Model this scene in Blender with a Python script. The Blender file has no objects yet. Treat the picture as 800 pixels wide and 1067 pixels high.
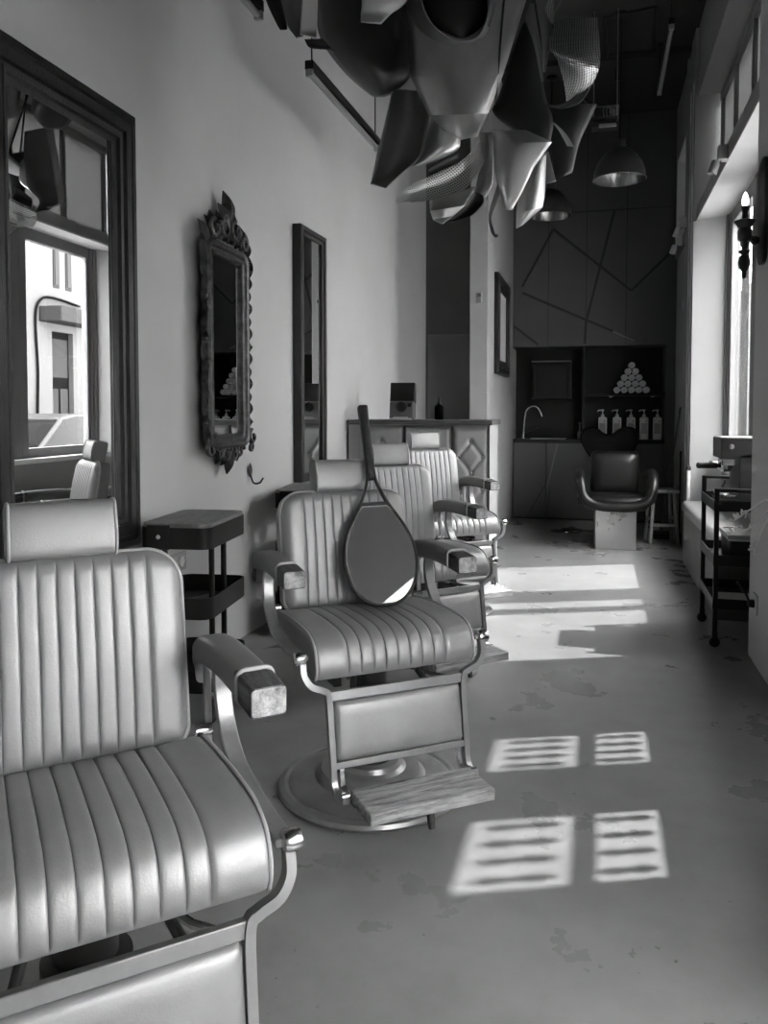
import bpy, bmesh, math, random
from mathutils import Vector, Matrix
random.seed(7)
SC = bpy.context.scene
COL = SC.collection
PI = math.pi

# ------------------------------------------------------------------ materials
def mat(name, base=.5, rough=.5, metal=0., var=0., vscale=6., bump=0., bscale=60., spec=.5, coat=0., stretch=None, emit=0., rvar=0.):
    m = bpy.data.materials.new(name); m.use_nodes = True
    nt = m.node_tree; b = nt.nodes['Principled BSDF']
    b.inputs['Base Color'].default_value = (base, base, base, 1)
    b.inputs['Roughness'].default_value = rough
    b.inputs['Metallic'].default_value = metal
    b.inputs['Specular IOR Level'].default_value = spec
    b.inputs['Coat Weight'].default_value = coat
    if emit:
        b.inputs['Emission Color'].default_value = (1, 1, 1, 1)
        b.inputs['Emission Strength'].default_value = emit
    tc = nt.nodes.new('ShaderNodeTexCoord'); src = tc.outputs['Object']
    if stretch:
        mp = nt.nodes.new('ShaderNodeMapping'); mp.inputs['Scale'].default_value = stretch
        nt.links.new(src, mp.inputs['Vector']); src = mp.outputs['Vector']
    if var or rvar:
        n = nt.nodes.new('ShaderNodeTexNoise'); n.inputs['Scale'].default_value = vscale
        n.inputs['Detail'].default_value = 6; n.inputs['Roughness'].default_value = .6
        nt.links.new(src, n.inputs['Vector'])
        if var:
            r = nt.nodes.new('ShaderNodeMapRange')
            r.inputs[1].default_value = .3; r.inputs[2].default_value = .7
            r.inputs[3].default_value = max(0, base - var); r.inputs[4].default_value = base + var
            nt.links.new(n.outputs['Fac'], r.inputs[0]); nt.links.new(r.outputs[0], b.inputs['Base Color'])
        if rvar:
            r = nt.nodes.new('ShaderNodeMapRange')
            r.inputs[1].default_value = .3; r.inputs[2].default_value = .7
            r.inputs[3].default_value = max(0, rough - rvar); r.inputs[4].default_value = rough + rvar
            nt.links.new(n.outputs['Fac'], r.inputs[0]); nt.links.new(r.outputs[0], b.inputs['Roughness'])
    if bump:
        n2 = nt.nodes.new('ShaderNodeTexNoise'); n2.inputs['Scale'].default_value = bscale
        n2.inputs['Detail'].default_value = 4
        nt.links.new(src, n2.inputs['Vector'])
        bp = nt.nodes.new('ShaderNodeBump'); bp.inputs['Strength'].default_value = bump; bp.inputs['Distance'].default_value = .004
        nt.links.new(n2.outputs['Fac'], bp.inputs['Height']); nt.links.new(bp.outputs['Normal'], b.inputs['Normal'])
    return m

def floor_mat():
    m = mat('painted_concrete', .30, .34, bump=.12, bscale=9)
    nt = m.node_tree; b = nt.nodes['Principled BSDF']; L = nt.links.new
    tc = nt.nodes.new('ShaderNodeTexCoord')
    def noise(s, d=6, r=.6):
        n = nt.nodes.new('ShaderNodeTexNoise'); n.inputs['Scale'].default_value = s; n.inputs['Detail'].default_value = d
        n.inputs['Roughness'].default_value = r; L(tc.outputs['Object'], n.inputs['Vector']); return n.outputs['Fac']
    def rng(x, a, b_, c, d):
        r = nt.nodes.new('ShaderNodeMapRange'); r.clamp = True
        for i, v in enumerate((a, b_, c, d)): r.inputs[i+1].default_value = v
        L(x, r.inputs[0]); return r.outputs[0]
    def mth(op, x, y):
        n = nt.nodes.new('ShaderNodeMath'); n.operation = op
        for i, v in enumerate((x, y)):
            if isinstance(v, (int, float)): n.inputs[i].default_value = v
            else: L(v, n.inputs[i])
        return n.outputs[0]
    big = rng(noise(1.1), .3, .7, .18, .25)
    mid = rng(noise(7), .35, .65, .92, 1.06)
    col = mth('MULTIPLY', big, mid)
    chips = rng(noise(6.5, 9, .68), .684, .694, 0, 1)          # worn chips in the paint
    spk = rng(noise(38, 3, .6), .70, .72, 0, 1)              # small specks
    gate = rng(noise(1.7, 2), .5, .56, 0, 1)
    w = mth('MAXIMUM', chips, mth('MULTIPLY', spk, gate))
    mx = nt.nodes.new('ShaderNodeMix'); mx.data_type = 'RGBA'
    L(w, mx.inputs[0]); L(col, mx.inputs[6]); mx.inputs[7].default_value = (.09, .09, .09, 1)
    L(mx.outputs[2], b.inputs['Base Color'])
    L(rng(noise(2.5), .3, .7, .24, .38), b.inputs['Roughness'])
    return m

def wood_mat(name, a, b_, rough=.6, scale=(3, 30, 30), speck=True):
    m = mat(name, a, rough, bump=.5, bscale=18, stretch=scale)
    nt = m.node_tree; b = nt.nodes['Principled BSDF']; L = nt.links.new
    tc = nt.nodes.new('ShaderNodeTexCoord'); mp = nt.nodes.new('ShaderNodeMapping'); mp.inputs['Scale'].default_value = scale
    L(tc.outputs['Object'], mp.inputs['Vector'])
    n = nt.nodes.new('ShaderNodeTexNoise'); n.inputs['Scale'].default_value = 2.2; n.inputs['Detail'].default_value = 9; n.inputs['Roughness'].default_value = .75
    L(mp.outputs['Vector'], n.inputs['Vector'])
    r = nt.nodes.new('ShaderNodeMapRange'); r.inputs[1].default_value = .36; r.inputs[2].default_value = .62
    r.inputs[3].default_value = a; r.inputs[4].default_value = b_
    L(n.outputs['Fac'], r.inputs[0]); L(r.outputs[0], b.inputs['Base Color'])
    return m

def leather_mat(name, base, rough, worn=.05, metal=0.):
    m = mat(name, base, rough, metal, var=worn, vscale=5, bump=.10, bscale=260, rvar=.06, spec=.6)
    return m

def glass_mat():
    m = bpy.data.materials.new('window_glass'); m.use_nodes = True; nt = m.node_tree; nt.nodes.clear()
    o = nt.nodes.new('ShaderNodeOutputMaterial'); t = nt.nodes.new('ShaderNodeBsdfTransparent'); t.inputs[0].default_value = (.94, .94, .94, 1)
    g = nt.nodes.new('ShaderNodeBsdfGlossy'); g.inputs['Roughness'].default_value = .02
    lw = nt.nodes.new('ShaderNodeLayerWeight'); pw = nt.nodes.new('ShaderNodeMath'); pw.operation = 'POWER'; pw.inputs[1].default_value = 5
    nt.links.new(lw.outputs['Facing'], pw.inputs[0])
    f = nt.nodes.new('ShaderNodeMath'); f.operation = 'MULTIPLY_ADD'; f.inputs[1].default_value = .8; f.inputs[2].default_value = .05
    nt.links.new(pw.outputs[0], f.inputs[0])
    mx = nt.nodes.new('ShaderNodeMixShader')
    nt.links.new(f.outputs[0], mx.inputs[0]); nt.links.new(t.outputs[0], mx.inputs[1]); nt.links.new(g.outputs[0], mx.inputs[2])
    nt.links.new(mx.outputs[0], o.inputs[0]); return m

def frosted_mat(nm='frosted_glass', tr=.32, df=.4, k=.35):
    m = bpy.data.materials.new(nm); m.use_nodes = True; nt = m.node_tree; nt.nodes.clear()
    o = nt.nodes.new('ShaderNodeOutputMaterial'); t = nt.nodes.new('ShaderNodeBsdfTranslucent'); t.inputs[0].default_value = (tr, tr, tr, 1)
    g = nt.nodes.new('ShaderNodeBsdfDiffuse'); g.inputs[0].default_value = (df, df, df, 1)
    mx = nt.nodes.new('ShaderNodeMixShader'); mx.inputs[0].default_value = k
    nt.links.new(t.outputs[0], mx.inputs[1]); nt.links.new(g.outputs[0], mx.inputs[2]); nt.links.new(mx.outputs[0], o.inputs[0]); return m

def perforated_mat():
    m = mat('perforated_metal', .62, .38, metal=.85)
    nt = m.node_tree; b = nt.nodes['Principled BSDF']; o = nt.nodes['Material Output']; L = nt.links.new
    uv = nt.nodes.new('ShaderNodeUVMap'); uv.uv_map = 'UVMap'
    v = nt.nodes.new('ShaderNodeVectorMath'); v.operation = 'SCALE'; v.inputs['Scale'].default_value = 95
    L(uv.outputs[0], v.inputs[0])
    fr = nt.nodes.new('ShaderNodeVectorMath'); fr.operation = 'FRACTION'; L(v.outputs[0], fr.inputs[0])
    sb = nt.nodes.new('ShaderNodeVectorMath'); sb.operation = 'SUBTRACT'; L(fr.outputs[0], sb.inputs[0]); sb.inputs[1].default_value = (.5, .5, 0)
    ln = nt.nodes.new('ShaderNodeVectorMath'); ln.operation = 'LENGTH'; L(sb.outputs[0], ln.inputs[0])
    lt = nt.nodes.new('ShaderNodeMath'); lt.operation = 'LESS_THAN'; lt.inputs[1].default_value = .33; L(ln.outputs['Value'], lt.inputs[0])
    t = nt.nodes.new('ShaderNodeBsdfTransparent'); mx = nt.nodes.new('ShaderNodeMixShader')
    L(lt.outputs[0], mx.inputs[0]); L(b.outputs[0], mx.inputs[1]); L(t.outputs[0], mx.inputs[2]); L(mx.outputs[0], o.inputs[0])
    return m

M = dict(
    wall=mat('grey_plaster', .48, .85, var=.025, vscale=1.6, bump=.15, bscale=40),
    entrance=mat('white_entrance_paint', .74, .8), reveal=mat('pale_plaster', .55, .8, var=.02, vscale=2, bump=.1, bscale=50),
    pillar=mat('mid_grey_plaster', .52, .8, var=.02, vscale=2, bump=.1, bscale=50),
    dark_door=mat('dark_grey_door_paint', .105, .6), midwall=mat('shaded_grey_plaster', .27, .8, var=.015, vscale=2), darkwall=mat('dark_grey_tone', .085, .7, var=.01, vscale=3),
    column=mat('light_column_paint', .33, .75, var=.02, vscale=2, bump=.08),
    ceiling=mat('black_ceiling_paint', .025, .8, var=.006, vscale=2),
    panel=mat('charcoal_panel', .075, .55, var=.008, vscale=2),
    niche=mat('black_niche_paint', .010, .5, spec=.25),
    batten=mat('dark_batten', .018, .4),
    pale_batten=mat('pale_grey_batten', .16, .4),  # paler tone than the other battens
    floor=floor_mat(),
    leather=leather_mat('silver_leather', .34, .47, .04, .45),
    leather_dk=leather_mat('grey_arm_leather', .18, .45, .02),
    piping=mat('light_piping', .42, .35),
    chrome=mat('worn_chrome', .62, .22, metal=1., rvar=.08, vscale=14),
    cast=mat('grey_cast_metal', .33, .36, metal=.6, var=.05, vscale=8),
    steel=mat('brushed_steel', .60, .30, metal=1., rvar=.05, vscale=3),
    dark_metal=mat('dark_metal', .05, .4, metal=.4),
    black=mat('matt_black_metal', .010, .50, spec=.3),
    black_leather=mat('black_leather', .008, .30, bump=.1, bscale=120, spec=.35),
    black_ceramic=mat('black_ceramic', .0015, .6, spec=.02),
    wood=wood_mat('worn_pale_wood', .09, .46, .6, (26, 3, 26)), endwood=wood_mat('worn_end_grain', .10, .58, .65, (14, 14, 14)), handlewood=wood_mat('black_handle_wood', .005, .022, .45),
    oldwood=wood_mat('dark_old_wood', .025, .11, .5),
    boardwood=wood_mat('dark_board_wood', .12, .24, .5, (10, 3, 10)),
    stoolwood=wood_mat('grey_stool_wood', .22, .40, .6, (20, 20, 3)),
    frame_dark=wood_mat('dark_picture_frame', .007, .026, .42, (14, 14, 2)),
    carved=mat('tarnished_carving', .055, .42, metal=.3, var=.045, vscale=26, bump=.4, bscale=60),
    mirror=mat('mirror_silver', .86, .0, metal=1.),
    sash=mat('grey_window_paint', .17, .5),
    glass=glass_mat(), frosted=frosted_mat('frosted_glass', .17, .25, .4), opal=frosted_mat('opal_glass', .26, .35, .3),
    sheet_pale=mat('lit_sheet', .55, .5), sheet_bright=mat('brushed_sheet', .50, .40, metal=.9, rvar=.06, vscale=9, var=.05),  # pale sheets: bright reflection painted in as a non-metal tone
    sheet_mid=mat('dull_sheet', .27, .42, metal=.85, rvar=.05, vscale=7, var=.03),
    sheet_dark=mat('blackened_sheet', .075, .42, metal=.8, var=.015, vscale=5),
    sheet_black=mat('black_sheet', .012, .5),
    sheet_mesh=perforated_mat(),
    towel=mat('white_towelling', .72, .95, bump=.8, bscale=300),
    white=mat('white_plastic', .62, .4), label=mat('grey_label', .22, .5),
    tuft=leather_mat('grey_tufted_leather', .42, .42, .04, .45),
    machine=mat('dark_grey_enamel', .085, .42), tube=mat('fluorescent_tube_glass', .26, .3),
    bulb=mat('lit_bulb', .9, .2, emit=2.5), twig=mat('dried_stem', .93, .7),
    facade=mat('white_render', .060, .9, var=.006, vscale=.8, spec=0), bounce_render=mat('bounce_render', .56, .9), street=mat('street_paving', .32, .85, var=.05, vscale=3),
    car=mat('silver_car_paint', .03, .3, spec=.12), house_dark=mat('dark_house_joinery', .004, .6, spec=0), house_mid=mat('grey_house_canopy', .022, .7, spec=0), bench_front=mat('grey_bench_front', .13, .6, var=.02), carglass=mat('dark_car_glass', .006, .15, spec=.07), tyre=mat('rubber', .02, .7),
    brass=mat('dark_bronze', .03, .35, metal=.5), pend=mat('pendant_steel', .10, .35, metal=.7), pend_in=mat('pendant_reflector', .26, .25, metal=.9),
    paper=mat('pale_paper', .5, .6), midplastic=mat('grey_plastic', .10, .4),
)

# ------------------------------------------------------------------ geometry
class G:
    def __init__(s): s.v = []; s.f = []; s.uv = {}
    def add(s, vs, fs, T=None):
        o = len(s.v)
        for p in vs:
            p = Vector(p)
            s.v.append(T @ p if T is not None else p)
        s.f += [tuple(i + o for i in f) for f in fs]
        return s
    def box(s, x0, x1, y0, y1, z0, z1, T=None):
        vs = [(x, y, z) for x in (x0, x1) for y in (y0, y1) for z in (z0, z1)]
        return s.add(vs, [(0, 1, 3, 2), (4, 6, 7, 5), (0, 4, 5, 1), (2, 3, 7, 6), (0, 2, 6, 4), (1, 5, 7, 3)], T)
    def rings(s, rings, closed_u=True, closed_v=False, caps=True, T=None):
        n = len(rings[0]); vs = [p for r in rings for p in r]; fs = []
        R = len(rings)
        for i in range(R if closed_v else R - 1):
            a = i * n; b = ((i + 1) % R) * n
            for j in range(n if closed_u else n - 1):
                k = (j + 1) % n
                fs.append((a + j, a + k, b + k, b + j))
        if caps and not closed_v and closed_u:
            fs.append(tuple(reversed(range(n)))); fs.append(tuple((R - 1) * n + j for j in range(n)))
        return s.add(vs, fs, T)
    def tube(s, pts, r, n=10, closed=False, T=None, flat=None):
        pts = [Vector(p) for p in pts]; N = len(pts); rings = []
        prev = None
        for i, p in enumerate(pts):
            if closed: d = pts[(i + 1) % N] - pts[i - 1]
            else: d = pts[min(i + 1, N - 1)] - pts[max(i - 1, 0)]
            d = d.normalized() if d.length > 1e-9 else Vector((0, 0, 1))
            if prev is None:
                ref = Vector((0, 0, 1)) if abs(d.z) < .9 else Vector((1, 0, 0))
                if flat is not None: ref = Vector(flat)
                a = (ref - d * ref.dot(d)).normalized()
            else:
                a = (prev - d * prev.dot(d))
                a = a.normalized() if a.length > 1e-9 else prev
            if flat is not None:
                fl = Vector(flat); a2 = fl - d * fl.dot(d)
                if a2.length > 1e-6: a = a2.normalized()
            prev = a; b = d.cross(a)
            ri = r[i] if isinstance(r, (list, tuple)) and not isinstance(r[0], tuple) else r
            rings.append([p + (a * math.cos(2 * PI * k / n) + b * math.sin(2 * PI * k / n)) * ri for k in range(n)])
        return s.rings(rings, True, closed, True, T)
    def strap(s, pts, w, t, wdir, T=None):
        # flat bar swept along pts: width w along wdir, thickness t
        pts = [Vector(p) for p in pts]; rings = []; wd = Vector(wdir).normalized()
        for i, p in enumerate(pts):
            d = (pts[min(i + 1, len(pts) - 1)] - pts[max(i - 1, 0)]).normalized()
            wv = (wd - d * wd.dot(d)).normalized(); tv = d.cross(wv)
            rings.append([p + wv * w / 2 + tv * t / 2, p - wv * w / 2 + tv * t / 2, p - wv * w / 2 - tv * t / 2, p + wv * w / 2 - tv * t / 2])
        return s.rings(rings, True, False, True, T)
    def lathe(s, prof, n=32, T=None, caps=True):
        rings = [[(r * math.cos(2 * PI * k / n), r * math.sin(2 * PI * k / n), z) for k in range(n)] for r, z in prof]
        return s.rings(rings, True, False, caps, T)
    def prism(s, poly, a, b, axis='z', T=None):
        def P(p, h):
            return (p[0], p[1], h) if axis == 'z' else ((p[0], h, p[1]) if axis == 'y' else (h, p[0], p[1]))
        n = len(poly)
        vs = [P(p, a) for p in poly] + [P(p, b) for p in poly]
        fs = [tuple(reversed(range(n))), tuple(range(n, 2 * n))] + [(i, (i + 1) % n, n + (i + 1) % n, n + i) for i in range(n)]
        return s.add(vs, fs, T)
    def ball(s, c, r, n=12, m=8, T=None, sc=(1, 1, 1)):
        rings = []
        for i in range(m + 1):
            t = PI * i / m; rr = max(math.sin(t), 1e-3)
            rings.append([(c[0] + sc[0] * r * rr * math.cos(2 * PI * k / n), c[1] + sc[1] * r * rr * math.sin(2 * PI * k / n), c[2] - sc[2] * r * math.cos(t)) for k in range(n)])
        return s.rings(rings, True, False, True, T)

def obj(name, g, m, parent=None, bevel=0., smooth=35, sub=0, solid=0., seg=2):
    me = bpy.data.meshes.new(name)
    me.from_pydata([tuple(p) for p in g.v], [], g.f); me.update()
    bm = bmesh.new(); bm.from_mesh(me)
    bmesh.ops.remove_doubles(bm, verts=bm.verts, dist=1e-6)
    bmesh.ops.recalc_face_normals(bm, faces=bm.faces); bm.to_mesh(me); bm.free()
    if smooth:
        me.shade_smooth()
        me.set_sharp_from_angle(angle=math.radians(smooth))
    me.materials.append(M[m] if isinstance(m, str) else m)
    o = bpy.data.objects.new(name, me); COL.objects.link(o)
    if parent: o.parent = parent
    if solid:
        md = o.modifiers.new('thickness', 'SOLIDIFY'); md.thickness = solid; md.offset = 0
    if bevel:
        md = o.modifiers.new('bevel', 'BEVEL'); md.width = bevel; md.segments = seg; md.limit_method = 'ANGLE'; md.angle_limit = math.radians(40)
        md.harden_normals = False
    if sub:
        md = o.modifiers.new('subdivision', 'SUBSURF'); md.levels = sub; md.render_levels = sub
    return o

def tag(o, label=None, cat=None, group=None, kind=None):
    if label: o['label'] = label
    if cat: o['category'] = cat
    if group: o['group'] = group
    if kind: o['kind'] = kind
    return o
def thing(name, label, cat, loc=(0, 0, 0), rz=0., group=None):
    o = bpy.data.objects.new(name, None); COL.objects.link(o); o.empty_display_size = .1
    o.location = loc; o.rotation_euler = (0, 0, math.radians(rz))
    return tag(o, label, cat, group)
def struct(name, g, m, parent=None, label=None, **k):
    o = obj(name, g, m, parent, **k)
    if parent is None: tag(o, label or name.replace('_', ' '), None, kind='structure')
    return o
def copy_tree(o, parent=None):
    c = o.copy(); COL.objects.link(c)
    if parent is not None: c.parent = parent
    for ch in list(o.children): copy_tree(ch, c)
    return c
def TR(x=0, y=0, z=0, rx=0, ry=0, rz=0, s=1):
    return Matrix.Translation((x, y, z)) @ Matrix.Rotation(math.radians(rz), 4, 'Z') @ Matrix.Rotation(math.radians(ry), 4, 'Y') @ Matrix.Rotation(math.radians(rx), 4, 'X') @ Matrix.Scale(s, 4)
def catmull(pts, n=8, closed=False):
    P = [Vector(p) for p in pts]; out = []; N = len(P)
    for i in range(N if closed else N - 1):
        a = P[(i - 1) % N] if (closed or i > 0) else P[0] * 2 - P[1]
        b, c = P[i], P[(i + 1) % N]
        d = P[(i + 2) % N] if (closed or i + 2 < N) else c * 2 - b
        for k in range(n):
            t = k / n
            out.append(.5 * ((2 * b) + (c - a) * t + (2 * a - 5 * b + 4 * c - d) * t * t + (3 * b - a - 3 * c + d) * t ** 3))
    if not closed: out.append(P[-1])
    return out
def rrect(w, h, r, n=6, cx=0, cy=0):
    out = []
    for (sx, sy, a0) in ((1, 1, 0), (-1, 1, 90), (-1, -1, 180), (1, -1, 270)):
        for k in range(n + 1):
            a = math.radians(a0 + 90 * k / n)
            out.append((cx + sx * (w / 2 - r) + r * math.cos(a), cy + sy * (h / 2 - r) + r * math.sin(a)))
    return out
def frame_sweep(w, h, prof, z0=0.):
    # picture-frame moulding lying in the local y-z plane, x is out of the wall; prof = [(inset, x)] closed loop
    g = G(); rings = []
    for cy, cz in ((-1, -1), (1, -1), (1, 1), (-1, 1)):
        rings.append([(x, cy * (w / 2 - d), z0 + h / 2 + cz * (h / 2 - d)) for d, x in prof])
    return g.rings(rings, True, True, False)

# ------------------------------------------------------------------ the room
CZ = 4.15                                  # ceiling height
def wl(y): return -1.725 + .0175 * (y - 3.74)      # inner face of the left wall
WRZ = -1.0                                 # its turn, degrees
struct('floor', G().box(-2.1, 1.06, -2.6, 8.95, -.12, 0), 'floor', label='grey painted concrete floor')
struct('ceiling', G().box(-2.1, 1.2, -2.6, 8.95, CZ, CZ + .12), 'ceiling', label='black ceiling')
cv = [(wl(6.72) + .20 * (1 - math.cos(PI / 2 * k / 14)), 6.72 + .23 * math.sin(PI / 2 * k / 14)) for k in range(15)]  # rounded wall end, shaped for a soft falloff into shade
struct('wall_left', G().prism([(wl(-2.6), -2.6)] + cv + [(cv[-1][0], 7.1), (wl(6.95) - .2, 7.1), (wl(-2.6) - .2, -2.6)], 0, CZ), 'wall', label='plain grey plaster wall behind the chairs', smooth=25)
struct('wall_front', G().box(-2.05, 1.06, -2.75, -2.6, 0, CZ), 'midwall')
struct('wall_niche', G().box(cv[-1][0], -1.02, 6.95, 7.1, 0, CZ), 'darkwall', label='shaded wall behind the counter, its shade painted dark grey')  # plaster in shade, with the shade put into a dark tone
d = struct('door_2', G().box(cv[-1][0] + .02, -1.03, 6.93, 6.95, 0, 1.82), 'dark_door', label='plain dark grey door in the wall behind the counter', bevel=.004)
struct('wall_column', G().box(-1.02, -.87, 6.55, 8.95, 0, CZ), 'column', label='pale column beside the washing corner', bevel=.006)

# right-hand wall with its window bays
g = G()
g.box(.74, 1.06, 4.03, 6.78, 2.66, 2.76)            # lintel
g.box(.74, 1.06, 4.03, 6.78, 3.62, CZ)
g.box(.72, 1.06, 6.80, 7.45, 0, CZ)                  # pier beyond the bay
g.box(.76, 1.06, 7.45, 8.95, 0, 2.66)
g.box(.74, 1.06, 7.45, 8.95, 2.66, 2.76)
g.box(.74, 1.06, 7.45, 8.95, 3.62, CZ)
g.box(.74, 1.06, 8.50, 8.95, 2.76, 3.62)
g.box(.94, 1.06, 4.03, 6.78, 0, .72)
struct('wall_right', g, 'midwall', label='grey right-hand wall with deep window bays', smooth=0)  # backlit wall; its shade is put into the darker plaster tone
g = G()
g.box(.70, 1.06, 1.85, 3.45, 2.35, CZ)               # over the entrance
g.box(.70, 1.06, 1.35, 1.85, 0, CZ)
g.box(.70, 1.06, -.3, 1.35, 1.70, CZ); g.box(.70, 1.06, -.3, 1.35, 0, .40)
g.box(.70, 1.06, -2.75, -.3, 0, CZ)
struct('wall_entrance', g, 'entrance', label='white wall around the entrance', smooth=0)
struct('trim_40', G().box(.74, .96, 4.03, 6.80, 2.645, 2.66), 'reveal', label='lit underside of the window lintel, painted pale', smooth=0)  # daylit faces of the recesses, painted paler than the wall
struct('trim_41', G().prism([(.722, 6.80), (.722, 6.785), (.94, 6.645), (1.04, 6.645), (1.04, 6.80)], 0, 2.645), 'reveal', label='lit side of the window recess, painted pale', smooth=0)
struct('trim_42', G().box(.745, .985, 8.49, 8.50, 2.78, 3.61).box(.745, .985, 7.47, 8.49, 3.60, 3.62), 'reveal', label='lit lining of the far transom recess, painted pale', smooth=0)
struct('wall_pillar', G().box(.70, 1.06, 3.45, 4.03, 0, CZ), 'pillar', label='grey wall pillar at the right edge', bevel=.008)
struct('trim_1', G().box(.712, .722, 6.86, 6.90, .0, CZ - .4).box(.712, .722, 7.05, 7.07, 0, CZ - .4), 'pillar', label='thin vertical trim on the far pier')

# the big bay window: frame and panes
W1 = struct('window_1', G().box(.86, 1.06, 4.03, 6.78, .72, .76), 'reveal', label='tall street window in the right wall', bevel=.004)
g = G()
for y0, y1, x0, x1 in ((6.605, 6.65, .94, 1.04), (6.56, 6.60, .955, 1.02), (6.515, 6.555, .965, 1.02), (5.38, 5.46, .95, 1.03), (5.47, 5.57, .95, 1.03), (5.58, 5.66, .96, 1.02), (5.10, 5.20, .96, 1.02), (4.03, 4.2, .95, 1.03)):
    g.box(x0, x1, y0, y1, .76, 2.645)
for y0, y1 in ((4.2, 5.10), (5.20, 5.38), (5.66, 6.52)):
    g.box(.96, 1.02, y0, y1, .76, .84); g.box(.96, 1.02, y0, y1, 2.55, 2.645)
obj('window_frame', g, 'sash', W1, bevel=.006)
g = G()
for y0, y1 in ((4.2, 5.10), (5.20, 5.38), (5.66, 6.52)): g.box(.988, .992, y0, y1, .84, 2.55)
obj('glass', g, 'glass', W1)
W2 = struct('window_2', G().box(.90, .96, 4.03, 6.78, 2.76, 2.80), 'sash', label='frosted transom window above the lintel')
g = G().box(.90, .96, 4.03, 6.78, 3.56, 3.62)
for y in (6.72, 6.10, 5.42, 4.74, 4.03): g.box(.905, .95, y, y + .05, 2.80, 3.56)
obj('window_frame', g, 'sash', W2, bevel=.004)
obj('glass', G().box(.93, .936, 4.03, 6.72, 2.80, 3.56), 'frosted', W2)
W4 = struct('window_4', G().box(.96, 1.02, 7.45, 8.50, 2.76, 2.80).box(.96, 1.02, 7.45, 8.50, 3.58, 3.62).box(.96, 1.02, 7.94, 8.0, 2.8, 3.58), 'sash', label='frosted transom window of the far bay')
obj('glass', G().box(.985, .99, 7.45, 8.50, 2.80, 3.58), 'frosted', W4)
W3 = struct('window_3', G().box(.95, 1.02, -.3, 1.35, .40, .46).box(.95, 1.02, -.3, 1.35, 1.64, 1.70).box(.95, 1.02, 1.29, 1.35, .46, 1.64).box(.95, 1.02, .5, .55, .46, 1.64), 'sash', label='clear shop window beside the camera, added out of view to light the chairs')  # unseen window, added to light the chair fronts
obj('glass', G().box(.98, .984, -.3, 1.29, .46, 1.64), 'glass', W3)
# entrance: double door with two small glazed panels behind turned spindles
D1 = struct('door_1', G().box(.93, .97, 1.85, 3.45, 0, .72).box(.93, .97, 1.85, 3.45, 2.16, 2.35).box(.93, .97, 1.85, 1.97, .72, 2.16).box(.93, .97, 2.707, 2.79, .72, 2.16).box(.93, .97, 3.36, 3.45, .72, 2.16), 'sash', label='double entrance door of frosted glass with small clear spindled panels', smooth=0)
g = G()
for y0, y1, a, b in ((1.97, 2.707, 2.36, 2.707), (2.79, 3.36, 3.027, 3.28)):
    g.box(.948, .952, y0, y1, .72, 1.0).box(.948, .952, y0, y1, 1.66, 2.16).box(.948, .952, y0, a, 1.0, 1.66)
    if b < y1: g.box(.948, .952, b, y1, 1.0, 1.66)
obj('frosted_film', g, 'opal', D1)  # film added to spread soft daylight from the unseen door onto the chairs
obj('glass', G().box(.948, .952, 2.36, 2.707, 1.0, 1.66).box(.948, .952, 3.027, 3.28, 1.0, 1.66), 'glass', D1)
g = G(); g.box(.945, .965, 2.36, 2.707, 1.24, 1.30).box(.945, .965, 3.027, 3.28, 1.24, 1.30)
for ys in ([2.36 + .0868 * (k + .5) for k in range(4)], [3.027 + .0633 * (k + .5) for k in range(4)]):
    for y in ys:
        for z0, z1 in ((1.03, 1.22), (1.35, 1.62)):
            h = z1 - z0
            g.lathe([(.004, 0), (.014, .12 * h), (.019, .3 * h), (.012, .48 * h), (.010, .52 * h), (.016, .66 * h), (.018, .78 * h), (.006, h)], 10, TR(.955, y, z0))
obj('spindle_grille', g, 'sash', D1)

# far wall: charcoal panels, battens, black niche
g = G().box(-.87, .76, 8.55, 8.95, 1.82, CZ)
struct('wall_back', g, 'panel', label='charcoal panelled end wall', smooth=0)
struct('wall_jamb', G().box(.667, .76, 8.55, 8.95, 0, 1.82), 'panel', label='charcoal strip beside the washing niche', smooth=0)
struct('wall_alcove', G().box(-.87, .667, 8.935, 8.95, 0, 1.82), 'niche', label='black back of the washing niche', smooth=0)
def bp(px, py): return (-.861 + (px - 535) / 103.9, 1.81 + (363 - py) / 98.2)
nb = 1
def batten(pts, r=.013, m='batten', lab='thin dark batten crossing the charcoal end wall'):
    global nb
    nb += 1
    struct('trim_%d' % nb, G().strap([(x, 8.546, z) for x, z in [bp(*p) for p in pts]], r * 2, .012, (0, 0, 1) if abs(pts[0][0] - pts[-1][0]) > abs(pts[0][1] - pts[-1][1]) else (1, 0, 0)), m, label=lab)
batten([(544, 306), (640, 348)]); batten([(640, 348), (662, 358)], .006, 'pale_batten', 'short paler batten end')
batten([(640, 228), (612, 338), (611, 360)]); batten([(576, 242), (658, 308)]); batten([(658, 308), (698, 271)])
batten([(576, 244), (544, 300)]); batten([(535, 340), (562, 360)])
for x in (572, 612, 653): batten([(x, 132), (x, 361)], .0022, 'niche', 'fine joint between charcoal panels')
batten([(536, 227), (697, 227)], .0022, 'niche', 'fine level joint between charcoal panels')
# ceiling details
struct('trim_30', G().box(-.87, .74, 7.1, 7.25, CZ - .05, CZ), 'ceiling', label='shallow black ceiling beam')
g = G()
hp = [(.024, 6.394), (.384, 6.311), (.43, 7.08), (.056, 7.08)]
g.tube([(x, y, CZ - .03) for x, y in hp], .012, 8, closed=True)
tag(obj('conduit_loop', g, 'batten'), 'black rectangular conduit loop fixed under the dark ceiling', 'conduit')

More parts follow.
